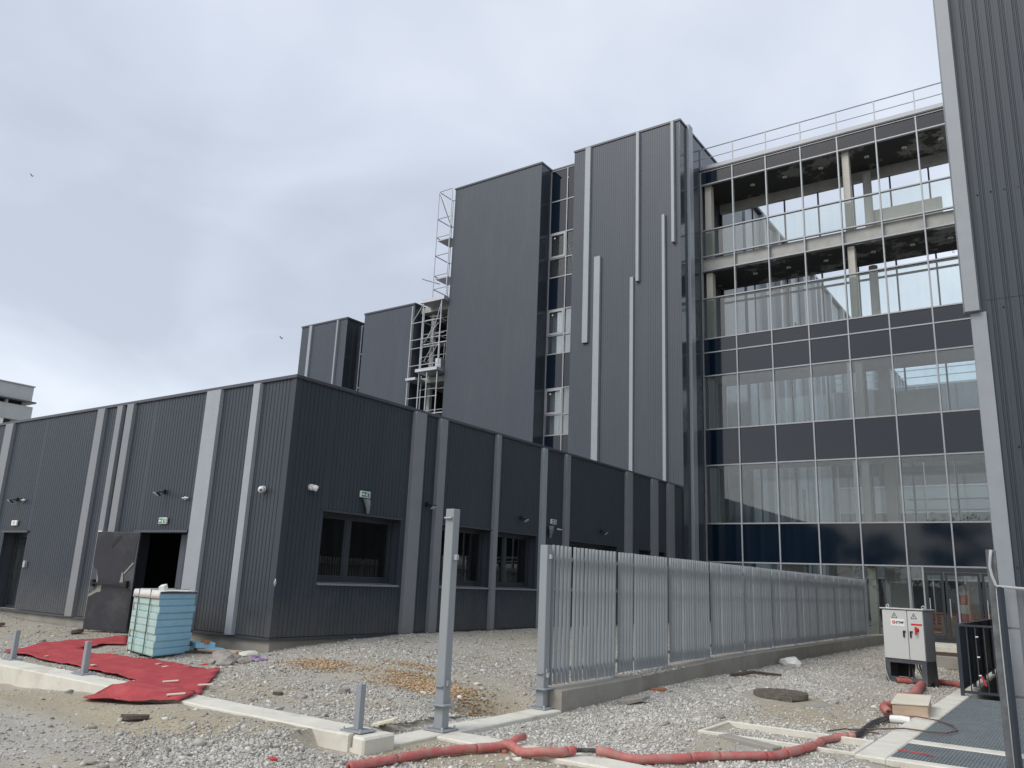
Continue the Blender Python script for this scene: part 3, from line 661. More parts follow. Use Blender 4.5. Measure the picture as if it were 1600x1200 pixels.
for x in (Xl, Xr):
    for y in (Y0, Y1): rod('standard', (x, y, 15.25), (x, y, 21.0), .055)
for z in (21.0, 19.47, 18.45, 17.45, 16.36, 15.65):
    rod('ledger', (Xl, Y0, z), (Xr, Y0, z)); rod('ledger', (Xl, Y0, z), (Xl, Y1, z)); rod('ledger', (Xl, Y1, z), (Xr, Y1, z))
    if z in (18.45, 16.36): MB().box(Xl + .03, Xr - .03, Y0 + .1, Y1 - .1, z - .16, z - .11).build('platform', M['galv'], sc)
rod('brace', (Xl, Y0, 21), (Xl, Y1, 19.47)); rod('brace', (Xl, Y0, 21), (Xr, Y0, 19.5)); rod('ledger', (-26.25, 28.62, 16.36), (Xl, 29.1, 16.1), .06)
MB().box(-26.15, Xr, 28.5, 29.9, 14.98, 15.16).build('platform', M['galv'], sc)
for x in (-26.68, -25.95, -24.78):
    rod('standard', (x, 28.55, 9.0), (x, 28.55, 14.95), .06)
rod('standard', (-25.35, 28.45, 5.6), (-25.35, 28.45, 11.3), .06); rod('standard', (-26.62, 28.5, 6), (-26.62, 28.5, 9.0), .05); rod('standard', (-26.1, 28.9, 6), (-26.1, 28.9, 11.3), .05)
for z in (14.0, 13.1, 12.65, 11.75, 10.1): rod('ledger', (-26.68, 28.55, z), (-24.72, 28.55, z), .045)
for z in (13.6, 12.4, 9.6): rod('ledger', (-26.5, 29.3, z), (-24.72, 29.3, z), .045)
for x in (-25.95, -24.78):
    for z in (14.0, 13.1, 12.0): rod('ledger', (x, 28.55, z), (x, 29.8, z), .045)
rod('brace', (-26.68, 28.55, 14.0), (-25.95, 28.55, 14.95), .045); rod('brace', (-25.3, 28.56, 13.1), (-24.78, 28.56, 14.9), .045)
MB().box(-26.05, -24.66, 28.35, 29.5, 11.35, 11.5).build('platform', M['galv'], sc); MB().box(-26.7, -26.06, 28.4, 29.4, 11.0, 11.12).build('platform', M['galv'], sc)
R = random.Random(31)
for k in range(16):
    z = R.choice([5.8, 6.6, 7.4, 8.3, 9.2, 10.6, 12.2, 13.4, 14.4]); y = R.choice([28.75, 29.0, 29.4, 29.9])
    a_ = R.uniform(-26.6, -25.6); rod('ledger', (a_, y, z), (R.uniform(-25.2, -24.7), y + R.uniform(-.1, .1), z + R.uniform(-.05, .05)), R.choice([.04, .05]))
for k in range(9):
    x = R.uniform(-26.5, -24.75); y = R.choice([28.8, 29.2, 29.7]); z = R.choice([5.4, 7.6, 11.5]); rod('standard', (x, y, z), (x + R.uniform(-.03, .03), y, z + R.choice([2.0, 3.3, 3.3])), R.choice([.045, .055]))
for k in range(5):
    x = R.uniform(-26.4, -25.6); z = R.choice([8.0, 12.0, 13.0]); rod('brace', (x, 28.9, z), (x + R.uniform(.5, .9), 28.95, z + R.uniform(.9, 1.6)), .045)
for z in (9.4, 13.0): MB().box(-26.4, -24.8, 29.2, 29.8, z, z + .05).build('platform', M['galv'], sc)
for x in (-25.6, -25.2, -24.9): rod('guard_post', (x, 29.1, 11.5), (x, 29.1, 12.9), .04)
MB().box(-25.25, -24.9, 28.9, 29.3, 11.5, 12.1).build('tool_box', M['galv'], sc)

# ------------------------------------------------------------------ glazed link building
lk = thing('link_building', 'glazed link building with navy spandrels and see-through upper corridors', 'building', (-6, 31, 0))
XL0, MS, NB = -12.27, 1.442, 9
YF, YB = 31.0, 33.5
mx_ = [XL0 + .03 + MS * i for i in range(NB + 1)]
zt = [0.27, 2.64, 4.12, 6.44, 7.92, 10.17, 11.18, 11.78, 13.57, 14.84, 15.49, 16.70, 18.88, 19.50]
for i, x in enumerate(mx_): boxpart('mullion', x - .024, x + .024, YF - .075, YF + .075, .27, 19.52, M['alu'], lk)
for i in range(NB):
    x0, x1 = mx_[i] + .025, mx_[i + 1] - .025
    for z in zt:
        if z < 1 : continue
        boxpart('transom', x0, x1, YF - .06, YF + .06, z - .024, z + .024, M['alu'], lk)
    for k in range(len(zt) - 1):
        z0, z1 = zt[k] + .03, zt[k + 1] - .03
        if k == 0:
            if i in (5, 6, 7): continue
            boxpart('pane', x0, x1, YF - .006, YF + .006, z0, z1, M['glass'], lk)
        elif k in (1, 3, 5, 6, 12): boxpart('spandrel_panel', x0, x1, YF - .02, YF + .02, z0, z1, M['spandrel'], lk)
        elif k in (2, 4, 7, 10): boxpart('pane', x0, x1, YF - .006, YF + .006, z0, z1, M['glass_dusty'] if k in (2, 4) else M['glass'], lk)
# floors, ceilings, slab edges
XE = XL0 + MS * NB + .1
for zs, z1_ in ((2.78, 4.05), (6.60, 7.86), (10.32, 11.70)):
    MB().box(XL0 + .01, XE, YF + .13, YB + .05, zs, z1_).build('floor_slab', M['conc_old'], lk)
    MB().box(XL0 + .01, XE, YF + .12, YB - .12, zs - .05, zs - .004).build('ceiling', M['ceil_plain'], lk)
MB().box(XL0 + .01, XE, YF + .11, YB + .05, 14.86, 15.44).build('floor_slab', M['conc_old'], lk)
MB().box(XL0 + .01, XE, YF + .14, YB, 14.80, 14.855).build('ceiling', M['ceil'], lk)
MB().box(XL0 + .01, XE, YF + .14, YB + .25, 19.1, 19.50).build('roof', M['conc_old'], lk)
MB().box(XL0 + .01, XE, YF + .14, YB - .2, 18.96, 19.095).build('ceiling', M['ceil'], lk)
MB().box(XL0 + .01, XE, YB - .18, YB + .04, 18.55, 19.09).build('back_beam', M['conc_old'], lk)
MB().box(XL0, XE, YF - .10, YF + .3, 19.535, 19.60).build('coping', M['frame'], lk)  # dark strip standing in for the shadow line below the pale coping
MB().box(XL0, XE, YF + .0, YF + .3, 19.601, 19.668).build('coping', M['alu'], lk)
MB().box(XL0 + .01, XE, YF - .05, YB + .3, -.4, .22).build('floor', M['conc'], lk)
MB().box(XL0 + .01, XE, YF - .09, YF + .07, .21, .27).build('threshold', M['frame'], lk)
# columns
def col(x0, x1, y0, y1, m, levels): 
    for z0, z1 in levels: boxpart('column', x0, x1, y0, y1, z0, z1, M[m], lk, .01)
LV = [(4.06, 6.54), (7.87, 10.26), (11.71, 14.79), (15.45, 18.95), (.23, 2.72)]
col(XL0 + .14, XL0 + .42, YF + .16, YF + .5, 'beige', LV)
col(mx_[4] + .10, mx_[4] + .36, YF + .16, YF + .45, 'beige', LV)
col(mx_[4] - .16, mx_[4] - .03, YF + .065, YF + .3, 'white', LV[:2])
for z0, z1 in LV[2:4]: MB().tube([(mx_[4] + .65, YB - .45, z0), (mx_[4] + .65, YB - .45, z1 - .25)], .17, 16).build('column', M['conc_old'], lk, smooth=False)
for z0, z1 in LV[:2]: boxpart('column', mx_[4] + .55, mx_[4] + .95, YB - .6, YB - .2, z0, z1, M['beige'], lk)
# back face of the corridors
for i in range(NB + 1):
    x = mx_[i]
    boxpart('back_mullion', x - .03, x + .03, YB - .02, YB + .07, 4.06, 18.56, M['frame'], lk)
for z in (7.9, 8.2, 11.72, 14.2, 15.5, 4.3): MB().box(XL0 + .02, XE, YB - .03, YB + .09, z - .03, z + .03).build('back_transom', M['frame'], lk)
MB().box(XL0 + .02, XE, YB - .05, YB - .032, 14.40, 14.53).build('conduit_tray', M['black'], lk)
for i in range(NB):
    for z0, z1 in ((4.33, 6.55), (8.23, 10.27)): boxpart('pane', mx_[i] + .031, mx_[i + 1] - .031, YB + .02, YB + .03, z0, z1, M['glass'], lk)
MB().box(-6.15, -3.9, YB - .22, YB - .10, 7.87, 9.34).build('parapet_panel', M['beige'], lk)
MB().box(-5.72, -3.18, YB - .22, YB - .10, 15.46, 17.08).build('parapet_panel', M['beige'], lk)
# handrails of the corridors, bare ceiling lamps on wires
for zf in (4.06,):
    for z in (5.15, 4.75): MB().box(mx_[4] + 1.2, XE, YB - .12, YB - .09, z, z + .035).build('handrail', M['alu'], lk)
for x in (-10.3, -8.9, -7.4, -5.6, -4.2, -2.9):
    for z in (18.95, 14.79):
        MB().tube([(x, YF + 1.1, z - .002), (x, YF + 1.1, z - .03)], .10, 12).build('ceiling_rose', M['plastic_w'], lk)
        j = random.Random(int(x * 100 + z)); pts = [(x, YF + 1.1, z - .02)]
        for q in range(1, 7): pts.append((x + j.uniform(-.04, .04) * q, YF + 1.1 + j.uniform(-.03, .03) * q, z - .02 - q * .12 * j.uniform(.6, 1)))
        MB().tube(pts, .010, 5).build('hanging_wire', M['cable'], lk)
# ground floor entrance: fixed lights and sliding door leaves
for x in (mx_[5] + .03, -4.58): boxpart('mullion', x - .025, x + .025, YF - .05, YF + .05, .28, 2.61, M['alu'], lk)
boxpart('pane', mx_[5] + .058, -4.61, YF - .006, YF + .006, .3, 2.61, M['glass'], lk)
def door_leaf(x0, x1, y):
    f = MB()
    for q in ((x0, x0 + .08, .28, 2.45), (x1 - .08, x1, .28, 2.45), (x0 + .08, x1 - .08, .28, .42), (x0 + .08, x1 - .08, 2.36, 2.45)): f.box(q[0], q[1], y - .025, y + .025, q[2], q[3])
    o = f.build('door', M['frame'], lk, bevel=.004)
    MB().box(x0 + .08, x1 - .08, y - .005, y + .005, .42, 2.36).build('pane', M['glass'], o)
    MB().box(x0 + .1, x0 + .13, y - .08, y - .03, 1.0, 1.6).build('handle', M['alu'], o)
door_leaf(-4.54, -3.98, YF); door_leaf(-3.94, -2.9, YF); door_leaf(-2.86, -1.85, YF); door_leaf(-1.82, -.9, YF)
MB().box(-4.54, -.9, YF - .05, YF + .05, 2.47, 2.61).build('door_header', M['frame'], lk)
for x in (-10, -8.2, -6.2): boxpart('inner_wall', x, x + .9, YB - .3, YB - .2, .23, 2.73, M['ceil_plain'], lk)
# roof guard rail
for i in range(0, NB + 1):
    o = boxpart('rail_post', mx_[i] - .022, mx_[i] + .022, YF + .05, YF + .09, 19.67, 20.72, M['alu'], lk)
for z in (20.70, 20.22): MB().tube([(XL0 + .05, YF + .07, z), (XE, YF + .07, z)], .026 if z > 20.5 else .018, 8).build('guard_rail', M['alu'], lk)
MB().box(XL0 + .05, XE, YF + .02, YF + .045, 19.68, 19.83).build('toe_board', M['alu'], lk)
MB().box(-12.2, -11.3, 32.4, 33.3, 19.51, 20.1).build('roof_unit', M['fin_mid'], lk)

# ------------------------------------------------------------------ wing beyond the link
fwg = thing('rear_wing', 'long rear wing with light and dark vertical fins seen through the link glass', 'building', (-12.3, 60, 0))
MB().box(-26, -12.45, 37.2, 92, -.3, 20.8).build('wall', M['cream'], fwg)
R = random.Random(5); y = 37.0; kk = 0
while y < 90:
    w = R.choice([.7, .9, 1.2, 1.5, 2.2]); m_ = ['fin_light', 'fin_mid', 'cream', 'fin_mid', 'fin_light'][kk % 5]
    boxpart('facade_strip', -12.45, -12.28 - R.uniform(0, .08), y, y + w - .02, 0, 20.9, M[m_], fwg)
    if R.random() < .55:
        boxpart('fin', -12.3, -12.02, y + w - .02, y + w + .25, 0, 20.95, M['fin_light'], fwg); y += .27
    elif R.random() < .7:
        for z in (1.4, 5.2, 9.0, 12.8, 16.6):
            if R.random() < .7: boxpart('window', -12.27, -12.22, y + .1, y + w - .12, z, z + 1.9, M['spandrel'], fwg)
    y += w; kk += 1
MB().box(-26, -12.1, 37.0, 92, 20.96, 21.1).build('coping', M['coping'], fwg)
l2 = thing('rear_link', 'second glazed link far behind, seen through the front link', 'building', (-6, 52, 0))
for i in range(12):
    x = -12.0 + i * 1.6
    for z0, z1, m_ in ((.2, 2.6, 'glass_dark'), (2.65, 4.1, 'fin_mid'), (4.15, 6.4, 'glass_dark'), (6.45, 7.9, 'fin_mid'), (7.95, 10.1, 'glass_dark'), (10.15, 11.9, 'fin_mid'), (11.95, 13.9, 'clad')):
        boxpart('panel', x + .03, x + 1.57, 52.0, 52.1, z0, z1, M[m_], l2)
    boxpart('mullion', x - .03, x + .03, 51.93, 52.12, .2, 14.0, M['alu'], l2)
for z in (2.62, 4.12, 6.42, 7.92, 10.12, 11.92, 13.95): MB().box(-12, 7.3, 51.95, 51.997, z - .04, z + .04).build('transom', M['alu'], l2)
MB().box(-12, 7.2, 52.2, 55, 0, 13.9).build('wall', M['cream'], l2)
for z in (14.9, 14.45): MB().tube([(-12, 52, z), (7.2, 52, z)], .03, 6).build('guard_rail', M['alu'], l2)

# ------------------------------------------------------------------ right-hand building
rb = thing('right_building', 'dark ribbed building filling the right edge with a silver corner fin', 'building', (0, 17.5, 0))
YW = 17.5
MB().box(-1.28, 7, YW + .12, 25, -1.2, 17.9).build('wall', M['dark'], rb)
# sheets: one trapezoid pan after another, with a horizontal lap joint at z 7.35
x = -1.08; i = 0
def pan(x0, z0, z1, off):
    b = MB(); w = .232
    P_ = [(x0, 0), (x0 + .085, 0), (x0 + .097, .014), (x0 + .112, .014), (x0 + .122, 0), (x0 + .145, 0), (x0 + .157, .014), (x0 + .172, .014), (x0 + .182, 0), (x0 + w, 0)]
    poly = [(a, YW + d + off) for a, d in P_] + [(x0 + w, YW + .06), (x0, YW + .06)]
    b.prism(poly, z0, z1); return b
first = [None, None]
while x < 2.2:
    for r_, (z0, z1, off) in enumerate(((-.6, 7.36, .004), (7.34, 17.8, -.004))):
        o = pan(x, z0, z1, off).build('cladding_pan', M['clad_right'], rb)
    x += .234
MB().box(2.2, 7, YW, YW + .1, -.6, 17.8).build('cladding', M['clad_right'], rb)
MB().box(-1.30, -1.083, YW + .02, YW + .1, -.6, 17.8).build('cladding', M['clad_right'], rb)
R = random.Random(3)
for z in (2.2, 4.4, 7.15, 7.55, 9.6, 12.0):
    for k in range(6):
        xx = -1.03 + .234 * k * 1.0
        if R.random() < .55: MB().tube([(xx, YW + .002, z + R.uniform(-.02, .02)), (xx, YW - .016, z)], .016, 6).build('screw', M['black'], rb)
b = MB(); b.prism([(-1.48, YW - .02), (-1.44, YW - .16), (-1.19, YW - .16), (-1.17, YW + .015), (-1.3, YW + .10), (-1.48, YW + .10)], 7.11, 17.95); b.build('fin', M['fin_corner'], rb, bevel=.004)
b = MB(); b.prism([(-1.37, YW - .02), (-1.36, YW - .045), (-1.09, YW - .045), (-1.085, YW + .017), (-1.2, YW + .10), (-1.37, YW + .10)], -.6, 7.10); b.build('fin', M['fin_corner'], rb, bevel=.004)

# ------------------------------------------------------------------ pale building far left
fl = thing('distant_building', 'pale flat-roofed building with a recessed strip far left beyond the annex', 'building', (-70, 30, 0))
MB().box(-90, -70, 0, 30.12, 14.30, 15.58).build('parapet', M['cream'], fl)
MB().box(-90, -70.5, 0, 29.6, 13.93, 14.30).build('recess', M['dark'], fl)
MB().box(-90, -69.75, 0, 30.4, 14.22, 14.34).build('ledge', M['coping'], fl)
MB().box(-90, -70, 0, 30.3, 12.7, 13.93).build('parapet', M['cream'], fl)
for y in (26.6, 28.2): boxpart('recess_post', -70.45, -70.1, y, y + .2, 13.93, 14.22, M['cream'], fl)
MB().box(-90, -70.5, 0, 29.0, 0, 12.7).build('wall', M['dark'], fl)
for y in (28.0, 24): boxpart('recess_post', -70.45, -70.1, y, y + .3, 11, 12.7, M['white'], fl)
MB().box(-90, -69.9, 0, 30.2, 15.58, 15.66).build('coping', M['alu'], fl)

# ------------------------------------------------------------------ trees (mirrored in the glass) behind the photographer
def tree(x, y, h, w, seed, label):
    t = thing('tree', label, 'tree', (x, y, -.14), 'trees reflected in the link glass')
    R = random.Random(seed); b = MB()
    b.tube([(x, y, -.3), (x + .1, y, h * .25), (x - .05, y + .1, h * .5), (x, y, h * .85)], lambda i: (.28, .2, .13, .03)[i], 8)
    for k in range(7):
        a = R.uniform(0, 6.28); z = h * R.uniform(.25, .7)
        b.tube([(x, y, z), (x + math.cos(a) * w * .3, y + math.sin(a) * w * .3, z + h * .1), (x + math.cos(a) * w * .5, y + math.sin(a) * w * .5, z + h * .16)], lambda i: (.09, .05, .02)[i], 6)
    b.build('trunk', M['bark'], t)
    b = MB()
    cl = [(R.gauss(0, w * .24), R.gauss(0, w * .24), h * R.uniform(.3, .95), R.uniform(.6, 1.2)) for _ in range(16)]
    for k in range(2600):
        c = R.choice(cl); d = Vector((R.gauss(0, 1), R.gauss(0, 1), R.gauss(0, .8))) * .55 * c[3]
        p = Vector((x + c[0], y + c[1], c[2])) + d; n = Vector((R.uniform(-1, 1), R.uniform(-1, 1), R.uniform(-.2, 1))).normalized()
        u_ = n.orthogonal().normalized(); v_ = n.cross(u_); s_ = R.uniform(.10, .22)
        b.add([p + u_ * s_, p + v_ * s_ * .6, p - u_ * s_, p - v_ * s_ * .6], [(0, 1, 2, 3)])
    b.build('crown', M['leaf'], t)
for q in ((-27, -17, 7.4, 5.5, 1, 'bushy tree standing furthest left behind the viewpoint'), (-21, -20, 7.9, 6, 2, 'tall tree second from left behind the viewpoint'), (-15.5, -18, 7.2, 5.5, 3, 'round tree in the middle behind the viewpoint'), (-10, -21, 8.6, 6.5, 4, 'tallest tree behind the viewpoint'), (-4, -18, 7.6, 5.5, 6, 'bushy tree right behind the viewpoint'), (2, -20, 7.8, 5.5, 7, 'bushy tree furthest right behind the viewpoint')): tree(*q)
# ------------------------------------------------------------------ concrete ground beams
def beam(name, x0, x1, y0, y1, z0, z1, seed=0):
    b = MB(); n = max(2, int(max(x1 - x0, y1 - y0) / .35)); R = random.Random(seed)
    alongx = (x1 - x0) > (y1 - y0)
    ring = []
    for i in range(n + 1):
        t = i / n; j = [R.uniform(-.012, .012) for _ in range(3)]
        if alongx:
            x = x0 + (x1 - x0) * t
            ring.append([(x, y0 + j[0], z0), (x, y0 + j[0] + .008, z1 - .012), (x, y0 + j[0] + .022, z1 + j[2] * .3), (x, y1 + j[1] - .02, z1 + j[2] * .3), (x, y1 + j[1], z1 - .015), (x, y1 + j[1], z0)])
        else:
            y = y0 + (y1 - y0) * t
            ring.append([(x1 + j[0], y, z0), (x1 + j[0] - .008, y, z1 - .012), (x1 + j[0] - .022, y, z1 + j[2] * .3), (x0 + j[1] + .02, y, z1 + j[2] * .3), (x0 + j[1], y, z1 - .015), (x0 + j[1], y, z0)])
    vs = [p for r in ring for p in r]
    fs = [(i * 6 + k, (i + 1) * 6 + k, (i + 1) * 6 + (k + 1) % 6, i * 6 + (k + 1) % 6) for i in range(n) for k in range(6)]
    fs += [tuple(range(6)), tuple(range(n * 6, n * 6 + 6))[::-1]]
    b.add(vs, fs)
    return b.build(name, M['conc_pale'])
for i, a in enumerate(((-30, -5.92, 5.87, 6.30, -.7, .12), (-6.10, -5.75, 5.9, 9.5, -.5, 0.0), (-5.749, 0.2, 6.97, 7.36, -.5, -.004))):
    o = beam('ground_beam', *a, seed=i); o['kind'] = 'structure'
# broken end of the left beam
b = MB(); b.prism([(-5.921, 5.94), (-5.86, 5.885), (-5.70, 5.86), (-5.69, 6.29), (-5.921, 6.29)], -.5, .115)
o = b.build('ground_beam', M['conc_pale'], bevel=.02); o['kind'] = 'structure'

# ------------------------------------------------------------------ steel posts
def fence_post(name, x, y, z0, h, label, flange, w=.118):
    t = thing(name, label, 'fence post', (x, y, z0), 'bare steel posts on the ground beams')
    MB().box(x - w / 2, x + w / 2, y - w / 2, y + w / 2, z0 + .014, z0 + h).build('post', M['steel'], t, bevel=.006)
    b = MB(); b.box(x - .14, x + .14, y - .14, y + .14, z0, z0 + .014); b.build('base_plate', M['steel'], t, bevel=.003)
    for sx in (-1, 1):
        for sy in (-1, 1): MB().tube([(x + sx * .105, y + sy * .105, z0 + .014), (x + sx * .105, y + sy * .105, z0 + .045)], .013, 6).build('bolt', M['galv'], t)
    if flange:
        MB().box(x - .125, x + .125, y - .125, y + .125, z0 + flange, z0 + flange + .016).build('collar_plate', M['steel'], t, bevel=.003)
        b = MB(); b.box(x - .05, x + .05, y - w / 2 - .03, y - w / 2 - .001, z0 + flange + .19, z0 + flange + .205); b.build('bracket', M['steel'], t)
        b = MB(); b.box(x + w / 2 + .001, x + w / 2 + .03, y - .03, y + .03, z0 + flange + .2, z0 + flange + .26); b.build('bracket', M['steel'], t)
        if h > 2.2:
            b = MB(); b.box(x + w / 2 + .001, x + w / 2 + .045, y - .02, y + .02, z0 + 1.80, z0 + 1.86); b.build('bracket', M['galv'], t)
            b = MB(); b.box(x - .05, x + .05, y - w / 2 - .035, y - w / 2 - .001, z0 + 2.26, z0 + 2.275); b.build('bracket', M['galv'], t)
    return t
fence_post('fence_post', -5.915, 7.25, 0.004, 2.37, 'tall bare steel post standing alone on the pale beam crossing', .255)
p2 = fence_post('fence_post', -6.03, 9.44, 0.004, 2.09, 'steel end post where the slatted fence begins', .235)
for z in (.42, 1.94):
    MB().box(-6.03 + .06, -6.03 + .10, 9.42, 9.46, z - .03, z + .03).build('bracket', M['galv'], p2)
def stub(x, y, z, label):
    t = thing('stub_post', label, 'stub post', (x, y, z), 'short steel stubs on the left beam')
    MB().box(x - .035, x + .035, y - .035, y + .035, z + .012, z + .43).build('post', M['steel'], t, bevel=.004)
    MB().box(x - .14, x + .14, y - .11, y + .11, z, z + .012).build('base_plate', M['steel'], t, bevel=.002)
    for sx in (-1, 1):
        for sy in (-1, 1): MB().tube([(x + sx * .11, y + sy * .08, z + .012), (x + sx * .11, y + sy * .08, z + .035)], .010, 6).build('bolt', M['galv'], t)
stub(-13.68, 6.30, .124, 'short steel stub post on the beam at the left picture edge')
stub(-11.46, 6.24, .124, 'short steel stub post on the beam beside the red felt')
stub(-5.98, 6.06, .124, 'short steel stub post on the broken beam end')

# ------------------------------------------------------------------ fence on its concrete wall
WT = .245
wl = MB(); ys = [9.53, 30.6]
def wtop(y): return .235 + .11 * _sm((y - 10) / 7)
n = 30; rings = []
for i in range(n + 1):
    y = 9.53 + (30.6 - 9.53) * i / n; z = wtop(y)
    rings += [(-6.14, y, -.5), (-5.78, y, -.5), (-5.78, y, z - .008), (-5.79, y, z), (-6.13, y, z), (-6.14, y, z - .008)]
wl.add(rings, [(i * 6 + k, (i + 1) * 6 + k, (i + 1) * 6 + (k + 1) % 6, i * 6 + (k + 1) % 6)[::-1] for i in range(n) for k in range(6)] + [tuple(range(6)), tuple(range(n * 6, n * 6 + 6))[::-1]])
tag(wl.build('fence_wall', M['conc']), 'low concrete wall carrying the grey slatted fence', 'low wall')
fe = thing('slatted_fence', 'long grey fence of upright steel slats running to the glazed link', 'fence', (-6.03, 9.5, .3))
posts = [11.42, 13.33, 15.24, 17.13, 19.0, 20.90, 22.76, 24.63, 26.49, 28.36]
sb = MB().box(-.0205, .0205, -.0150, .0150, 0, 1.80).build('slat', M['steel']); sb.parent = fe; first = True
R = random.Random(11)
for pi, yp in enumerate(posts):
    ya = (9.46 if pi == 0 else posts[pi - 1])
    zb = wtop((ya + yp) / 2) + .045
    y0 = ya + .13; y1 = yp - .045
    npn = 17; pit = (y1 - y0) / (npn - 1)
    for k in range(npn):
        yy = y0 + pit * k + (.018 if 5 <= k < 10 else .0) - (.012 if k == 4 else 0) + R.uniform(-.0025, .0025)
        if first: sl_ = sb; first = False; sl_.location = (-6.0 + 6.03, yy - 9.5, zb - .3)
        else: sl_ = place('slat', sb, fe, (-6.0 + R.uniform(-.002, .002), yy, zb + R.uniform(-.003, .003)), R.uniform(-.006, .006))
        sl_.scale = (1, 1, (2.105 - zb) / 1.80)
    for z in (zb + .17, 1.93): MB().box(-6.075, -6.027, ya + .07, yp - .03, z - .025, z + .025).build('rail', M['steel'], fe)
    MB().box(-6.060, -6.04, ya + .07, yp - .03, 1.505, 1.53).build('rail', M['steel'], fe)
    b = MB(); b.box(-6.085, -6.028, yp - .028, yp + .028, wtop(yp) + .012, 2.05); b.build('post', M['steel'], fe)
    b = MB(); b.box(-6.12, -5.97, yp - .11, yp + .09, wtop(yp) + .002, wtop(yp) + .012); b.build('base_plate', M['galv'], fe)
    for sx in (-.03, .03): MB().tube([(-5.99 + sx * .3, yp + sx * 2, wtop(yp) + .012), (-5.99 + sx * .3, yp + sx * 2, wtop(yp) + .04)], .010, 6).build('bolt', M['galv'], fe)
# last short panel up to the glass
for k in range(5): place('slat', sb, fe, (-6.0, 28.49 + .107 * k, wtop(28.5) + .04)).scale = (1, 1, .955)

# ------------------------------------------------------------------ red felt strip
car = [(-15.434, 6.939), (-15.669, 7.456), (-16.121, 8.316), (-16.216, 9.067), (-16.409, 9.591), (-16.082, 9.542), (-15.138, 8.987), (-15.355, 8.713), (-14.922, 8.207), (-14.786, 7.928), (-14.319, 7.786), (-13.884, 7.806), (-13.181, 7.864), (-12.649, 8.001), (-12.274, 8.122), (-11.2, 8.02), (-11.08, 8.16), (-10.42, 7.57), (-9.55, 6.79), (-9.1, 6.42), (-8.77, 6.11), (-8.57, 5.82), (-8.80, 5.72), (-9.2, 5.60), (-9.6, 5.62), (-10.1, 5.52), (-10.2, 5.72), (-10.1, 5.86), (-10.15, 6.06), (-10.35, 6.26), (-10.75, 6.55), (-11.0, 6.74), (-11.607, 6.80), (-12.473, 6.80), (-13.491, 6.86), (-14.378, 6.90), (-14.707, 6.83), (-15.183, 6.88)]
def inside(x, y, P_):
    r = False; j = len(P_) - 1
    for i in range(len(P_)):
        if (P_[i][1] > y) != (P_[j][1] > y) and x < (P_[j][0] - P_[i][0]) * (y - P_[i][1]) / (P_[j][1] - P_[i][1]) + P_[i][0]: r = not r
        j = i
    return r
R = random.Random(2); bd = []
for i in range(len(car)):
    a, b_ = Vector(car[i]), Vector(car[(i + 1) % len(car)]); n = max(1, int((b_ - a).length / .09))
    for k in range(n):
        p = a.lerp(b_, k / n); bd.append(p + Vector((R.uniform(-.018, .018), R.uniform(-.018, .018))))
ins = []
x = -16.5
while x < -8.5:
    y = 5.4
    while y < 9.7:
        q = (x + R.uniform(-.02, .02), y + R.uniform(-.02, .02))
        if inside(q[0], q[1], car) and min((Vector(q) - p).length for p in bd) > .05: ins.append(Vector(q))
        y += .085
    x += .085
nb = len(bd)
V2, E2, F2 = delaunay_2d_cdt(bd + ins, [(i, (i + 1) % nb) for i in range(nb)], [], 0, 1e-5)[:3]
def felt_z(x, y):
    h = ground_h(x, y)
    tb = 0.12 * _sm((y - 5.72) / .16) * _sm((6.46 - y) / .16) - .2 * (1 - _sm((y - 5.72) / .16) * _sm((6.46 - y) / .16))
    h = max(h, tb)
    return h + .032 + .020 * noise.noise((x * 1.7, y * 1.7, 4)) + 0.042 * abs(noise.noise((x * .8 + y * 2.2, y * 1.0 - x * .5, 7))) + .008 * noise.noise((x * 6, y * 6, 2))
vs = [(p.x, p.y, felt_z(p.x, p.y)) for p in V2]
fs = [f for f in F2 if inside(sum(V2[i].x for i in f) / len(f), sum(V2[i].y for i in f) / len(f), car)]
fl_ = MB(); fl_.add(vs, fs); ft = fl_.build('red_felt', M['felt'], smooth=True)
tag(ft, 'crumpled red geotextile felt lying across the left concrete beam', 'felt sheet')
sm_ = ft.modifiers.new('t', 'SOLIDIFY'); sm_.thickness = .008
R = random.Random(9)
for i, (x, y, a) in enumerate(((-8.85, 5.95, .9), (-10.35, 6.85, .9), (-9.75, 6.98, .6), (-12.6, 6.98, -.2), (-14.2, 7.06, -.4), (-11.9, 7.75, .2), (-12.2, 7.82, .1))):
    z = felt_z(x, y) + .012
    c, s_ = math.cos(a), math.sin(a); L_ = .10 if i < 5 else .05
    tag(MB().obox((x, y, z), (c * L_, s_ * L_, .008), (-s_ * .022, c * .022, .002), (0, 0, .006)).build('wood_strip', M['paletop']), 'pale wood offcut ' + ('near the front edge of the red felt', 'at the bend in the middle of the red felt', 'by the right tip of the red felt', 'on the felt beside the second stub post', 'furthest left on the red felt', 'on the felt below the foam stack', 'tiny, close to the foam stack edge')[i], 'wood strip', 'pale offcuts strewn on the red felt')

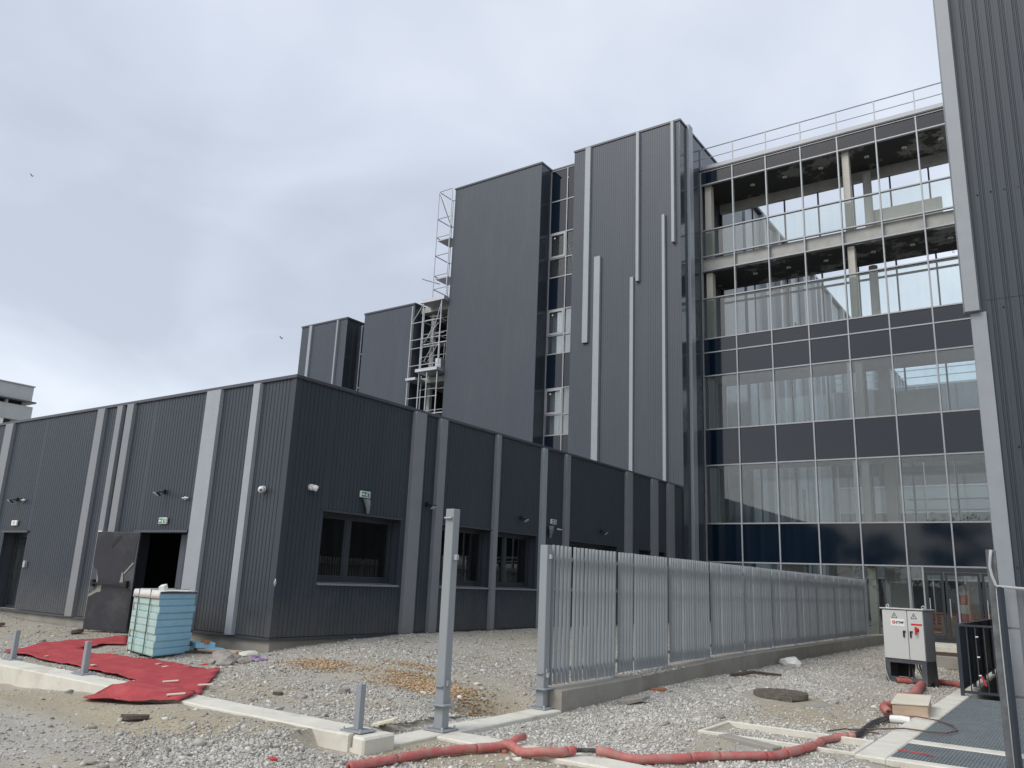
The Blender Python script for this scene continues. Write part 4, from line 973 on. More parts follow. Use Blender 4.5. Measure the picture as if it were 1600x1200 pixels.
# ------------------------------------------------------------------ strapped stack of foam boards
st = thing('foam_stack', 'strapped stack of blue insulation boards under a white sheet', 'foam stack', (-13.6, 8.7, .08))
O = Vector((-13.08, 8.25, 0)); U = Vector((-1.27, .29, 0)); V_ = Vector((-.31, .90, 0))
zz = .115; R = random.Random(21); nbd = 9; th = (1.165 - .115) / nbd
def foam(o, u, v, z0, z1, m_list, name, par):
    b = MB(); P_ = [o, o + u, o + u + v, o + v]
    vs = []
    lip = .02
    un, vn = u.normalized() * lip, v.normalized() * lip
    def ring(z, e):
        return [(P_[0] - un * e - vn * e + Vector((0, 0, z))), (P_[1] + un * e - vn * e + Vector((0, 0, z))), (P_[2] + un * e + vn * e + Vector((0, 0, z))), (P_[3] - un * e + vn * e + Vector((0, 0, z)))]
    h = z1 - z0
    lv = [(z0, -.6), (z0 + h * .12, -.6), (z0 + h * .16, 0), (z1 - h * .06, 0), (z1, -.3)]
    for z, e in lv: vs += ring(z, e)
    fs, ms = [], []
    for i in range(len(lv) - 1):
        for k in range(4):
            fs.append((i * 4 + k, (i + 1) * 4 + k, (i + 1) * 4 + (k + 1) % 4, i * 4 + (k + 1) % 4)); ms.append(1 if k in (0, 2) else 0)
    n = len(lv) * 4
    fs += [(0, 1, 2, 3), (n - 1, n - 2, n - 3, n - 4)]; ms += [0, 0]
    for f, m_ in zip(fs, ms): b.add([vs[i] for i in f], [tuple(range(len(f)))], m_)
    return b.build(name, m_list, par)
for i in range(nbd):
    j = Vector((R.uniform(-.012, .012), R.uniform(-.012, .012), 0))
    if i == 2: j += V_.normalized() * .012
    foam(O + j, U * R.uniform(.99, 1.005), V_, zz + i * th, zz + (i + 1) * th - .004, [M['foam'], M['foam_green']], 'foam_board', st)
# rumpled sheet on top with an overhanging front flap
b = MB(); nu, nv = 16, 10; vs = []
for i in range(nu + 1):
    for j in range(nv + 1):
        a, c = i / nu, j / nv
        p = O + U * (-.015 + 1.03 * a) + V_ * (-.05 + 1.09 * c); z = 1.175 + .012 * noise.noise((a * 5, c * 5, 3)) + .012 * abs(noise.noise((a * 11, c * 8, 6)))
        if j == 0: z -= .125 + .02 * noise.noise((a * 8, 0, 1)); p = O + U * (-.015 + 1.03 * a) - V_ * .028
        if j == 1: p = O + U * (-.015 + 1.03 * a) - V_ * .022; z -= .01
        vs.append((p.x, p.y, z))
b.add(vs, [(i * (nv + 1) + j, (i + 1) * (nv + 1) + j, (i + 1) * (nv + 1) + j + 1, i * (nv + 1) + j + 1) for i in range(nu) for j in range(nv)])
o = b.build('top_sheet', M['sheet'], st, smooth=True); q = o.modifiers.new('t', 'SOLIDIFY'); q.thickness = .012
for a in (.32, .78):
    p = O + U * a
    e = V_.normalized() * .035
    b = MB(); b.bar(p - e + Vector((0, 0, .10)), p - e + Vector((0, 0, 1.20)), .022, .008); b.bar(p - e + Vector((0, 0, 1.203)), p + V_ * 1.03 + Vector((0, 0, 1.203)), .022, .008); b.build('strap', M['strap'], st)
b = MB(); p = O + U * 1.01 - V_ * .01
b.obox(p + V_ * .5 + Vector((0, 0, .64)), U.normalized() * .008, V_ * .5, (0, 0, .55)); b.build('side_sheet', M['sheet'], st)
b = MB(); b.obox(O + Vector((.0, 0, 1.158)) + V_ * .5, U.normalized() * .02, V_ * .52, (0, 0, .012)); b.build('edge_profile', M['cabdark'], st)
b = MB()
for a in (.05, .5, .92): b.obox(O + U * a + V_ * .5 + Vector((0, 0, .055)), U.normalized() * .05, V_ * .5, (0, 0, .05))
b.build('pallet_block', M['wood_dark'], st)
tag(MB().obox(O + U * .22 + V_ * .2 + Vector((0, 0, 1.235)), (.035, .03, .01), (-.02, .04, .02), (0, -.015, .04)).build('rubble_piece', M['white']), 'small white lump on top of the foam stack', 'rubble')

# loose offcuts right of the stack
for i, (x, y, z, a, l_, w_, h_, m_, nm, lab) in enumerate(((-13.42, 9.42, .235, -.35, .26, .17, .045, 'foam', 'foam_offcut', 'blue foam offcut with a broken corner on the small pile right of the stack'), (-13.30, 9.50, .155, -.2, .30, .16, .036, 'foam', 'foam_offcut', 'lower blue foam offcut right of the stack'),
        (-13.25, 9.22, .105, .5, .42, .10, .035, 'wood_dark', 'wood_plank', 'dark wooden plank under the foam offcuts'), (-12.9, 9.45, .155, .35, .40, .12, .02, 'card', 'wood_plank', 'short brown board against the annex plinth'))):
    c, s_ = math.cos(a), math.sin(a); z = ground_h(x, y) + (z - .1)
    b = MB(); b.obox((x, y, z), (c * l_, s_ * l_, .0), (-s_ * w_, c * w_, .0), (0, 0, h_)); o = b.build(nm, M[m_], bevel=.006)
    tag(o, lab, 'foam offcut' if 'foam' in nm else 'plank')
MB_ = MB().obox((-13.2, 9.33, .31), (.07, .02, 0), (-.01, .035, 0), (0, 0, .03)); tag(MB_.build('rust_lump', M['brick']), 'rusty brown lump on the broken foam corner', 'rubble')

# ------------------------------------------------------------------ rubble: rocks, slabs, debris
def rock(name, x, y, s, label, cat, m='stone', flat=.5, group=None, seed=0, dz=0.0):
    R = random.Random(seed); bm = bmesh.new(); bmesh.ops.create_icosphere(bm, subdivisions=2, radius=1)
    for v in bm.verts:
        k = 1 + .35 * noise.noise(v.co * 1.3 + Vector((seed, 0, 0))) + .12 * noise.noise(v.co * 3 + Vector((0, seed, 0)))
        v.co = Vector((v.co.x * k * s * R_x[seed % 5], v.co.y * k * s, v.co.z * k * s * flat))
    me = bpy.data.meshes.new(name); bm.to_mesh(me); bm.free(); me.materials.append(M[m])
    o = bpy.data.objects.new(name, me); C.objects.link(o); o.location = (x, y, ground_h(x, y) + s * flat * .4 + dz); o.rotation_euler = (0, 0, seed * 1.3)
    tag(o, label, cat, group); return o
R_x = (1.0, 1.4, .8, 1.2, 1.6)
for i, (x, y, s) in enumerate(((-11.75, 8.75, .20), (-11.95, 8.9, .17), (-12.15, 8.85, .14), (-11.6, 8.6, .13), (-12.3, 9.05, .16), (-11.9, 8.6, .12), (-11.5, 8.95, .11))):
    rock('mortar_lump', x, y, s, ('largest', 'second largest', 'furthest left', 'frontmost', 'highest', 'flattest', 'rightmost')[i] + ' grey mortar lump in the heap before the annex corner', 'rubble', 'stone', .55, 'mortar lumps near the annex corner', i)
for i, (x, y, s, m_, lab) in enumerate(((-12.75, 9.55, .13, 'sheet', 'pale crumpled paper sack against the annex plinth'), (-12.3, 9.6, .17, 'conc_pale', 'flat pale slab piece leaning near the annex corner'), (-11.8, 9.35, .09, 'purple', 'dark violet plastic scrap by the annex corner'), (-11.45, 9.25, .07, 'purple', 'small violet scrap right of the annex corner'), (-11.65, 9.12, .09, 'paletop', 'pale yellow scrap beside the violet plastic'), (-11.9, 8.45, .05, 'redpl', 'small red scrap on the mortar heap'))):
    rock('debris', x, y, s, lab, 'debris', m_, .35, None, i + 3)
def flat_slab(x, y, a, l_, w_, h_, tilt, m_, lab, nm='broken_slab', dz=0.0, cat='slab'):
    c, s_ = math.cos(a), math.sin(a); R = random.Random(int(x * 100)); n = 7
    poly = []
    for i in range(n):
        t = 2 * PI * i / n; k = R.uniform(.75, 1.1); poly.append((math.cos(t) * l_ * k, math.sin(t) * w_ * k))
    b = MB(); z = ground_h(x, y) + dz
    P_ = [(x + c * p - s_ * q, y + s_ * p + c * q, z + tilt * p) for p, q in poly]
    b.add([p for p in P_] + [(p[0], p[1], p[2] + h_) for p in P_], [tuple(range(n))[::-1], tuple(range(n, 2 * n))] + [(i, (i + 1) % n, n + (i + 1) % n, n + i) for i in range(n)])
    return tag(b.build(nm, M[m_], bevel=.004), lab, cat)
flat_slab(-5.42, 10.85, .6, .26, .16, .05, .18, 'stone', 'grey broken slab piece leaning by the near end of the fence wall', dz=.02)
flat_slab(-5.62, 12.1, .3, .14, .09, .035, .1, 'brick', 'terracotta shard in the gravel by the fence wall', 'tile_shard', .01, 'shard')
flat_slab(-5.38, 15.2, 1.0, .34, .07, .05, .12, 'wood_dark', 'dark broken plank in the gravel beside the fence wall', 'wood_plank', .03, 'plank')
flat_slab(-5.2, 15.9, -.3, .35, .06, .04, .02, 'wood_dark', 'second dark plank lying flat beside the fence wall', 'wood_plank', .02, 'plank')
flat_slab(-6.36, 6.85, .5, .17, .10, .03, .3, 'paletop', 'crumpled pale cardboard between the stub post and the tall post', 'cardboard', .02, 'cardboard')
flat_slab(-7.15, 6.02, .2, .07, .05, .03, .0, 'wood_dark', 'brown wood chip on the left beam', 'wood_chip', .25, 'wood chip')
flat_slab(-8.25, 5.10, .4, .20, .06, .04, .05, 'wood_dark', 'brown splintered wood in front of the felt', 'wood_plank', .02, 'plank')
flat_slab(-8.3, 8.1, .2, .09, .07, .06, 0, 'stone', 'single dark stone in the mud behind the left beam', 'loose_stone', .0, 'stone')
flat_slab(-15.9, 9.75, .5, .50, .09, .04, .03, 'wood_dark', 'dark batten on the ground left of the foam stack', 'wood_plank', .03, 'plank')
flat_slab(-17.6, 9.3, .2, .16, .11, .07, .2, 'wood_dark', 'dark clod on the mound left of the torn door', 'loose_stone', .02, 'stone')
flat_slab(-20.6, 9.0, .2, .26, .10, .06, .12, 'wood_dark', 'dark clod on the mound near the far left door', 'loose_stone', .02, 'stone')
rock('white_bag', -5.45, 18.5, .26, 'white plastic bag slumped against the fence wall', 'bag', 'plastic_w', .55, None, 2)
rock('white_scrap', -4.6, 7.35, .05, 'white scrap beside the red conduit on the beam', 'scrap', 'plastic_w', .4, None, 1)
flat_slab(-14.0, 8.05, .4, .12, .03, .012, .1, 'redpl', 'red and white tape scrap in front of the foam stack', 'tape_scrap', .04, 'tape')
flat_slab(-7.6, 13.6, .4, .22, .05, .02, .05, 'redpl', 'red tape scrap in the gravel behind the tall post', 'tape_scrap', .03, 'tape')
flat_slab(-5.95, 5.02, .2, .05, .03, .02, .0, 'redpl', 'small red scrap in the front gravel', 'tape_scrap', .01, 'tape')

# ------------------------------------------------------------------ red conduits and cables
def sleeve_line(t, pts, r0, z, seed, m='hose', bare=()):
    """conduit cut into sleeves; gaps show the black cable inside"""
    R = random.Random(seed); P_ = [Vector((x, y, max(ground_h(x, y), -.14) + z)) for x, y in pts]
    for i in range(len(P_)):                      # lift over the pale beam
        if P_[i].y > 6.9 and P_[i].y < 7.42 and P_[i].x > -5.75: P_[i].z = max(P_[i].z, .0 + z * .9)
    D = []
    for i in range(len(P_) - 1):
        n = max(2, int((P_[i + 1] - P_[i]).length / .035))
        for k in range(n):
            t_ = k / n; p0 = P_[max(i - 1, 0)]; p1 = P_[i]; p2_ = P_[i + 1]; p3 = P_[min(i + 2, len(P_) - 1)]
            D.append(.5 * ((2 * p1) + (p2_ - p0) * t_ + (2 * p0 - 5 * p1 + 4 * p2_ - p3) * t_ ** 2 + (3 * p1 - p0 - 3 * p2_ + p3) * t_ ** 3))
    D.append(P_[-1])
    MB().tube(D, .021, 8).build('cable', M['cable'], t, smooth=True)
    i = 0
    while i < len(D) - 2:
        ln = R.choice([9, 14, 20, 26]); j = min(i + ln, len(D) - 1)
        if not any(a <= i / len(D) < b_ for a, b_ in bare):
            rr = r0 * R.uniform(.93, 1.07); ph = R.uniform(0, 3)
            seg = D[i:j + 1]
            MB().tube(seg, lambda k, rr=rr, ph=ph, m_=len(seg): rr * (1 + .035 * math.sin(k * 2.6 + ph)), 12, wob=.035).build('sleeve', M[m], t, smooth=True)
            i = j
        else: i += 3
t = thing('red_conduit', 'red conduit with a forked end lying on the mud before the tall post', 'conduit', (-5, 6.4, -.14))
sleeve_line(t, [(-5.30, 5.3), (-5.24, 5.72), (-5.19, 6.0), (-5.17, 6.25), (-5.05, 6.58), (-4.92, 6.88), (-4.82, 6.97), (-4.60, 6.88), (-4.40, 6.92), (-4.27, 7.03), (-4.22, 7.2)], .043, .05, 4)
MB().tube([(-4.86, 6.93, -.04), (-4.87, 7.05, .03), (-4.885, 7.2, .06), (-4.89, 7.34, .06)], .036, 12, wob=.06).build('side_sleeve', M['hose'], t, smooth=True)
MB().tube([(-5.19, 6.12, -.02), (-5.25, 6.2, .01), (-5.28, 6.24, .02)], .035, 10, wob=.06).build('side_sleeve', M['hose'], t, smooth=True)
t = thing('red_conduit', 'long red sleeved conduit snaking across the gravel to the grating platform', 'conduit', (-3.2, 8.3, -.05))
sleeve_line(t, [(-4.22, 7.2), (-4.12, 7.30), (-3.97, 7.37), (-3.84, 7.45), (-3.68, 7.53), (-3.50, 7.72), (-3.40, 7.82), (-3.25, 8.06), (-2.90, 8.51), (-2.777, 8.73), (-2.695, 8.99), (-2.629, 9.38), (-2.627, 9.83), (-2.675, 10.10), (-2.625, 10.38), (-2.535, 10.54), (-2.43, 10.62)], .044, .05, 7, bare=((.0, .03), (.09, .12), (.30, .33), (.52, .54)))
t = thing('black_cable', 'black cable running from the long red conduit to the pale board', 'cable', (-2.44, 11.5, 0))
P_ = [(-2.45, 10.6), (-2.42, 10.8), (-2.46, 11.25), (-2.46, 11.8), (-2.445, 12.3), (-2.42, 12.62), (-2.45, 12.95)]
MB().tube([(x, y, ground_h(x, y) + .05) for x, y in P_], .034, 10, wob=.04).build('cable', M['cable'], t, smooth=True)
t = thing('red_conduit', 'short red conduit stub beside the pale timber board', 'conduit', (-2.58, 13.4, 0))
sleeve_line(t, [(-2.50, 12.95), (-2.62, 13.3), (-2.60, 13.7), (-2.5, 14.1)], .062, .075, 8)
t = thing('red_conduit', 'red conduit rising from the gravel to the cabinet legs', 'conduit', (-2.65, 16, 0))
sleeve_line(t, [(-2.72, 15.0), (-2.60, 15.2), (-2.60, 15.7), (-2.66, 16.3), (-2.74, 17.4)], .07, .07, 9)
t = thing('red_conduit', 'thin red conduit passing under the cabinet', 'conduit', (-2.7, 17.9, 0))
sleeve_line(t, [(-3.2, 17.6), (-3.0, 17.75), (-2.8, 17.9), (-2.58, 18.5), (-2.28, 18.4), (-2.2, 18.3)], .05, .06, 10)
tag(MB().tube([(-2.37, 12.45, .0), (-2.25, 12.42, .01), (-2.14, 12.44, .005)], .05, 12).build('white_pipe', M['plastic_w'], smooth=False), 'short white pipe piece lying before the pale board', 'pipe')
lp = [(-2.62, 11.1, -.01), (-2.3, 11.25, .02), (-2.05, 11.5, .03), (-1.8, 11.55, .02), (-1.6, 11.62, .02), (-1.52, 11.95, .02), (-1.62, 12.35, .02), (-1.85, 12.7, .02), (-2.1, 12.75, .03), (-2.25, 12.7, .02)]
tag(MB().tube(lp, .010, 6).build('thin_cable', mat('brown_cable', (.13, .075, .06), .6)), 'thin brown cable looped onto the grating', 'cable')
tag(MB().tube([(-2.75, 10.7, .0), (-2.62, 11.0, .01), (-2.45, 10.95, .01), (-2.25, 11.05, .0)], .008, 6).build('thin_cable', M['wood_dark']), 'thin brown wire by the end of the long red conduit', 'cable')
# timber / pale board
tb = thing('pale_board', 'pale board on a raw timber block beside the platform kerb', 'board', (-2.2, 13.4, 0))
c = Vector((-2.27, 13.5, .06)); u_ = Vector((.21, .10, 0)); v_ = Vector((-.07, .62, 0))
MB().obox(c, u_, v_, (0, 0, .09)).build('timber_block', M['card'], tb, bevel=.008)
MB().obox(c + Vector((0, 0, .105)), u_ * 1.06, v_ * 1.02, (0, 0, .012)).build('top_board', M['paletop'], tb, bevel=.004)

# ------------------------------------------------------------------ manhole
mh = thing('manhole', 'rusty manhole cover lying on a round concrete ring', 'manhole', (-3.98, 12.95, .03))
MB().tube([(-3.93, 12.95, -.1), (-3.93, 12.95, .012)], .62, 36).build('ring', M['conc'], mh, bevel=.01)
b = MB(); b.prism([(-4.04 + .4 * math.cos(2 * PI * i / 32), 13.1 + .4 * math.sin(2 * PI * i / 32)) for i in range(32)], .045, .118); b.build('cover', M['iron'], mh)
b = MB()
for i in range(-4, 5):
    l_ = math.sqrt(max(0, .36 ** 2 - (i * .08) ** 2)); b.box(-4.04 - l_, -4.04 + l_, 13.1 + i * .08 - .018, 13.1 + i * .08 + .018, .117, .126)
b.build('cover_pattern', M['iron'], mh)
MB().obox((-3.84, 12.72, .06), (.07, .03, 0), (-.02, .05, 0), (0, 0, .035)).build('hinge', M['iron'], mh)

# ------------------------------------------------------------------ concrete pit frame
pf = thing('pit_frame', 'shallow rectangular concrete pit frame half filled with gravel', 'pit frame', (-3.0, 10, -.05))
for a in ((-3.93, -2.19, 9.55, 9.60, -.3, -.004), (-3.93, -2.19, 10.46, 10.51, -.3, -.002), (-3.93, -3.88, 9.601, 10.459, -.3, -.006), (-2.25, -2.19, 9.601, 10.459, -.3, -.006)):
    MB().box(*a).build('frame_side', M['conc_pale'], pf, bevel=.008)
tag(MB().obox((-3.25, 9.36, -.03), (.36, -.16, 0), (.03, .08, 0), (0, 0, .03)).build('concrete_offcut', M['conc'], bevel=.008), 'flat concrete offcut in front of the pit frame', 'offcut')

# ------------------------------------------------------------------ grating platform and kerb
kb = thing('platform_kerb', 'pale concrete kerb framing the steel grating at the lower right', 'kerb', (-2.0, 12, 0))
MB().box(-2.17, -1.87, 9.42, 29.4, -1.3, .004).build('kerb_side', M['conc_pale'], kb, bevel=.012)
MB().box(-1.869, .8, 9.42, 9.60, -1.3, .002).build('kerb_front', M['conc_pale'], kb, bevel=.01)
MB().box(-1.869, .8, 10.66, 10.93, -1.3, .001).build('cross_beam', M['conc_pale'], kb, bevel=.01)
MB().box(-1.869, .8, 16.22, 16.36, -1.3, -.02).build('cross_beam', M['conc'], kb, bevel=.01)
MB().box(.6, .8, 10.931, 16.219, -1.3, .003).build('kerb_side', M['conc_pale'], kb)
gp = thing('grating_platform', 'grey steel bar grating laid in panels inside the pale kerb', 'grating', (-.6, 12.6, 0))
def grating(y0, y1):
    b = MB(); x = -1.86
    while x < .59:
        b.box(x, x + .010, y0 + .01, y1 - .01, -.035, -.006); x += .034
    y = y0 + .05
    while y < y1 - .03:
        b.box(-1.86, .59, y, y + .014, -.018, -.007); y += .08
    for yy in (y0 + .004, y1 - .010): b.box(-1.862, .592, yy, yy + .006, -.038, -.004)
    b.build('grating_panel', M['grate'], gp)
for a in ((9.605, 10.655), (10.935, 12.52), (12.525, 13.72), (13.725, 14.95), (14.955, 16.21)): grating(*a)
b = MB(); b.box(-1.86, .59, 9.6, 16.2, -.62, -.60); b.build('pit_floor', M['dark'], gp)
tag(MB().tube([(-1.86, 10.02, .01), (-1.75, 9.98, .012), (-1.62, 10.0, .01), (-1.5, 9.9, .012)], .006, 5).build('tape_scrap', M['redpl']), 'red and white tape scrap at the grating corner', 'tape')

# guard rail around the stair pit
gr = thing('guard_rail', 'dark navy panelled guard rail around the stair pit', 'guard rail', (-1.9, 16.5, 0))
RT = 1.18
b = MB(); b.box(-1.99, -1.93, 16.40, 16.46, .004, RT - .035); b.build('post', M['rail'], gr)
for y in (18.2, 20.0, 21.8, 23.6, 25.4, 27.2, 28.9): boxpart('post', -1.99, -1.93, y, y + .06, .006, RT - .035, M['rail'], gr)
MB().box(-2.0, -1.92, 16.39, 29.0, RT - .034, RT).build('top_rail', M['rail'], gr); MB().box(-1.919, -.9, 16.39, 16.47, RT - .034, RT - .001).build('top_rail', M['rail'], gr)
MB().box(-1.985, -1.935, 16.465, 29, .10, .14).build('bottom_rail', M['rail'], gr); MB().box(-1.929, -.9, 16.41, 16.45, .05, .09).build('bottom_rail', M['rail'], gr)
y = 16.47
while y < 28.6:
    boxpart('infill_panel', -1.968, -1.956, y, y + .40, .141, RT - .036, M['rail'], gr); y += .41
for x in (-1.83, -1.70, -1.57, -1.44, -1.31): boxpart('baluster', x, x + .018, 16.42, 16.438, .091, RT - .036, M['rail'], gr)
for z in (.35, .65, .98): MB().tube([(-1.69, 16.415, z), (-1.65, 16.41, z + .004)], .012, 6).build('clip', M['plastic_w'], gr)
tag(MB().obox((-1.62, 16.36, .27), (.012, 0, .008), (0, .006, .0), (.035, 0, -.07)).build('tape_scrap', M['redpl']), 'red and white tape hanging on the guard rail', 'tape')
MB().box(-1.86, .6, 16.37, 24, -1.25, -1.2).build('pit_floor', M['dark'], kb)
for i in range(5): boxpart('stair_step', -1.86, .6, 17.2 + .28 * i, 17.2 + .28 * (i + 1), -1.2, -1.0 + .16 * i - .16, M['conc'], kb)
# planks and step before the entrance
es = MB(); es.box(-5.6, -2.18, 29.5, 30.93, -.2, .19); tag(es.build('entrance_step', M['conc_pale'], bevel=.015), 'pale concrete step before the glass entrance doors', 'step')
for i, (x0, x1, y, z, m_, lab) in enumerate(((-3.9, -2.25, 26.5, .12, 'conc_pale', 'pale plank lying across the path behind the cabinet'), (-3.6, -2.3, 24.6, .07, 'wood_dark', 'dark plank lying behind the cabinet'), (-3.5, -2.2, 22.6, .09, 'conc', 'concrete kerb stone lying behind the cabinet'))):
    tag(MB().box(x0, x1, y, y + .3, z - .12, z + .16).build('plank', M[m_], bevel=.01), lab, 'plank')

# ------------------------------------------------------------------ electrical cabinet
ca = thing('electrical_cabinet', 'pale grey electrical cabinet with two doors on dark legs', 'cabinet', (-2.98, 17.9, -.04))
ang = -.29; cu, su = math.cos(ang), math.sin(ang)
U_ = Vector((cu, su, 0)); V2_ = Vector((-su, cu, 0)); O_ = Vector((-3.43, 17.87, 0)); WC, DC = .80, .40
def cp(a, d, z): q = O_ + U_ * a + V2_ * d; return Vector((q.x, q.y, z))
def cbox(a0, a1, d0, d1, z0, z1): return MB().obox(cp((a0 + a1) / 2, (d0 + d1) / 2, (z0 + z1) / 2), U_ * (a1 - a0) / 2, V2_ * (d1 - d0) / 2, (0, 0, (z1 - z0) / 2))
cbox(0, WC, 0, DC, .42, 1.36).build('body', M['cabside'], ca, bevel=.005)
cbox(-.03, WC + .025, -.05, DC + .03, 1.362, 1.385).build('top', M['cab'], ca, bevel=.004)
for a0, a1 in ((.005, .49), (.502, WC - .005)):
    d_ = cbox(a0, a1, -.026, -.002, .435, 1.345).build('door', M['cab'], ca, bevel=.005)
    hx = a1 - .07 if a0 < .3 else a0 + .05
    MB().obox(cp(hx, -.04, .905), U_ * .014, V2_ * .012, (0, 0, .06)).build('handle', M['black'], d_, bevel=.003)
    MB().obox(cp(hx + .015, -.046, .955), U_ * .022, V2_ * .010, (0, 0, .012)).build('handle', M['black'], d_)
    cx = (a0 + a1) / 2 + (.0 if a0 < .3 else -.02); tz = 1.235
    tri = [(cx - .062, tz - .04), (cx + .062, tz - .04), (cx, tz + .068)]; tin = [(cx - .045, tz - .030), (cx + .045, tz - .030), (cx, tz + .048)]
    b = MB(); Pt = [cp(a, -.0285, z) for a, z in tri + tin]; Pk = [cp(a, -.0262, z) for a, z in tri + tin]
    b.add(Pt + Pk, [(0, 1, 4, 3), (1, 2, 5, 4), (2, 0, 3, 5), (6, 7, 1, 0), (7, 8, 2, 1), (8, 6, 0, 2)]); 
    bolt = [(cx + .006, tz + .028), (cx - .012, tz + .0), (cx - .001, tz + .0), (cx - .008, tz - .024), (cx + .014, tz + .008), (cx + .003, tz + .008)]
    b.add([cp(a, -.0285, z) for a, z in bolt], [(0, 1, 2, 3, 4, 5)]); b.build('warning_triangle', M['print'], d_)
    if a0 < .3:
        cbox(.17, .44, -.0300, -.0265, 1.045, 1.18).build('name_plate', M['plastic_w'], d_)
        lg = MB(); n = 20
        lg.add([cp(.228 + .030 * math.cos(2 * PI * i / n), -.0310, 1.113 + .034 * math.sin(2 * PI * i / n)) for i in range(n)] + [cp(.228 + .016 * math.cos(2 * PI * i / n), -.0310, 1.113 + .018 * math.sin(2 * PI * i / n)) for i in range(n)], [(i, (i + 1) % n, n + (i + 1) % n, n + i) for i in range(n)])
        lg.add([cp(a, -.0312, z) for a, z in ((.224, 1.118), (.262, 1.118), (.262, 1.108), (.224, 1.108))], [(3, 2, 1, 0)]); lg.build('logo', M['redpl'], d_)
        fc = bpy.data.curves.new('lettering', 'FONT'); fc.body = 'BTPMP'; fc.size = .068; fc.extrude = .0008; fc.offset = .0018; fc.align_x = 'LEFT'
        fo = bpy.data.objects.new('lettering', fc); C.objects.link(fo); fc.materials.append(M['print'])
        fo.matrix_world = Matrix.Translation(cp(.268, -.0312, 1.09)) @ Matrix.Rotation(ang, 4, 'Z') @ Matrix.Rotation(PI / 2, 4, 'X') @ Matrix.Diagonal((.80, 1, 1, 1))
        mw = fo.matrix_world.copy(); o_ = Vector(WL.get(d_.name, (0, 0, 0)))
        bpy.context.view_layer.update(); tm = bpy.data.meshes.new_from_object(fo.evaluated_get(bpy.context.evaluated_depsgraph_get())); bpy.data.objects.remove(fo)
        tm.transform(Matrix.Translation(-Vector(ca.location)) @ mw); fo = bpy.data.objects.new('lettering', tm); C.objects.link(fo); fo.parent = d_
    else:
        cbox(.565, .775, -.0300, -.0265, 1.075, 1.108).build('red_strip', M['redpl'], d_)
        MB().tube([cp(.675, -.026, 1.0), cp(.675, -.05, 1.0), cp(.675, -.075, 1.0)], lambda i: (.042, .042, .03)[i], 14).build('switch_base', M['redpl'], d_)
        MB().obox(cp(.675, -.085, .975), U_ * .016, V2_ * .012, (0, 0, .075)).build('switch_handle', M['redpl'], d_, bevel=.004)
# tapered side legs and bars
for a in (.02, WC - .02):
    b = MB(); t_ = .016
    poly = [(0, .42), (DC, .42), (DC + .035, -.06), (DC - .07, -.06), (DC - .12, .05), (.13, .05), (.10, -.06), (-.02, -.06)]
    n = len(poly); b.add([cp(a - t_, d, z) for d, z in poly] + [cp(a + t_, d, z) for d, z in poly], [tuple(range(n)), tuple(range(n, 2 * n))[::-1]] + [((i + 1) % n, i, n + i, n + (i + 1) % n) for i in range(n)])
    b.build('leg', M['cabdark'], ca, bevel=.003)
def frontleg(a0, a1, k): 
    b = MB(); poly = [(a0, .42), (a1, .42), (a1 if k < 0 else a0 + .10, .34), (a0 + .10 if k > 0 else a1, .32), (a0 + .09, -.06), (a0, -.06)]
    return cbox(a0, a0 + .09, -.006, .012, -.06, .42).build('leg', M['cabdark'], ca)
frontleg(.0, .1, 1); frontleg(WC - .10, WC, 1)
cbox(.09, WC - .11, -.004, .03, .03, .10).build('cross_bar', M['cabdark'], ca); cbox(.0, WC, -.008, .05, .36, .42).build('cross_bar', M['cabdark'], ca)
cbox(.05, .36, DC - .03, DC, .08, .36).build('back_plate', M['black'], ca)
for a in (.06, WC - .04):
    b = MB(); pts = [cp(a + .028 * math.cos(t_), .1, 1.415 + .028 * math.sin(t_)) for t_ in [2 * PI * i / 12 for i in range(13)]]
    b.tube(pts, .008, 6, cap=False); b.build('lifting_eye', M['galv'], ca)
R = random.Random(4)
for i in range(7):
    a = .38 + .05 * i; b = MB(); b.tube([cp(a, .15, .42), cp(a + .01, .15, .30), cp(a + R.uniform(-.02, .12), .12, .14), cp(a + R.uniform(.0, .25), .1, -.02)], .011 if i % 2 else .016, 6); tag(b.build('cabinet_cable', M['cable']), 'black cable hanging below the cabinet', 'cable', 'black cables under the cabinet')
tag(MB().tube([cp(-.01, -.02, .42), cp(.02, -.08, .25), cp(.12, -.16, .05), cp(.26, -.25, -.03), cp(.4, -.28, -.02)], .008, 6).build('pale_wire', M['rope']), 'pale wire hanging from the cabinet left side', 'wire')
tag(MB().tube([cp(.80, -.05, -.02), cp(.92, -.3, -.03), cp(1.0, -.8, -.03), cp(1.1, -1.2, -.02)], .007, 6).build('pale_wire', M['rope']), 'thin pale wire on the ground right of the cabinet', 'wire')

# ------------------------------------------------------------------ red white barrier board and orange netting by the entrance
bb = thing('barrier_board', 'red and white striped barrier board leaning behind the glass doors', 'barrier', (-3.52, 31.6, .23))
for i in range(6):
    z0 = .22 + i * .30
    MB().obox((-3.52, 31.5 + .05 * i, z0 + .16), (.14 + .012 * (5 - i), 0, 0), (0, .012, .0), (0, .024, .143)).build('stripe', M['redpl'] if i % 2 == 0 else M['white'], bb)
MB().bar((-3.35, 31.45, .23), (-3.37, 31.75, 2.02), .04, .03).build('strut', M['yellow'], bb)
MB().bar((-3.24, 31.4, .23), (-3.36, 31.75, 1.92), .05, .03).build('strut', M['redpl'], bb)
MB().bar((-3.74, 31.45, .23), (-3.66, 31.75, 1.92), .05, .03).build('strut', M['purple'], bb)
MB().obox((-3.50, 31.84, 2.05), (.19, 0, 0), (0, .02, 0), (0, 0, .07)).build('wrap', M['purple'], bb)
b = MB(); nN = 30
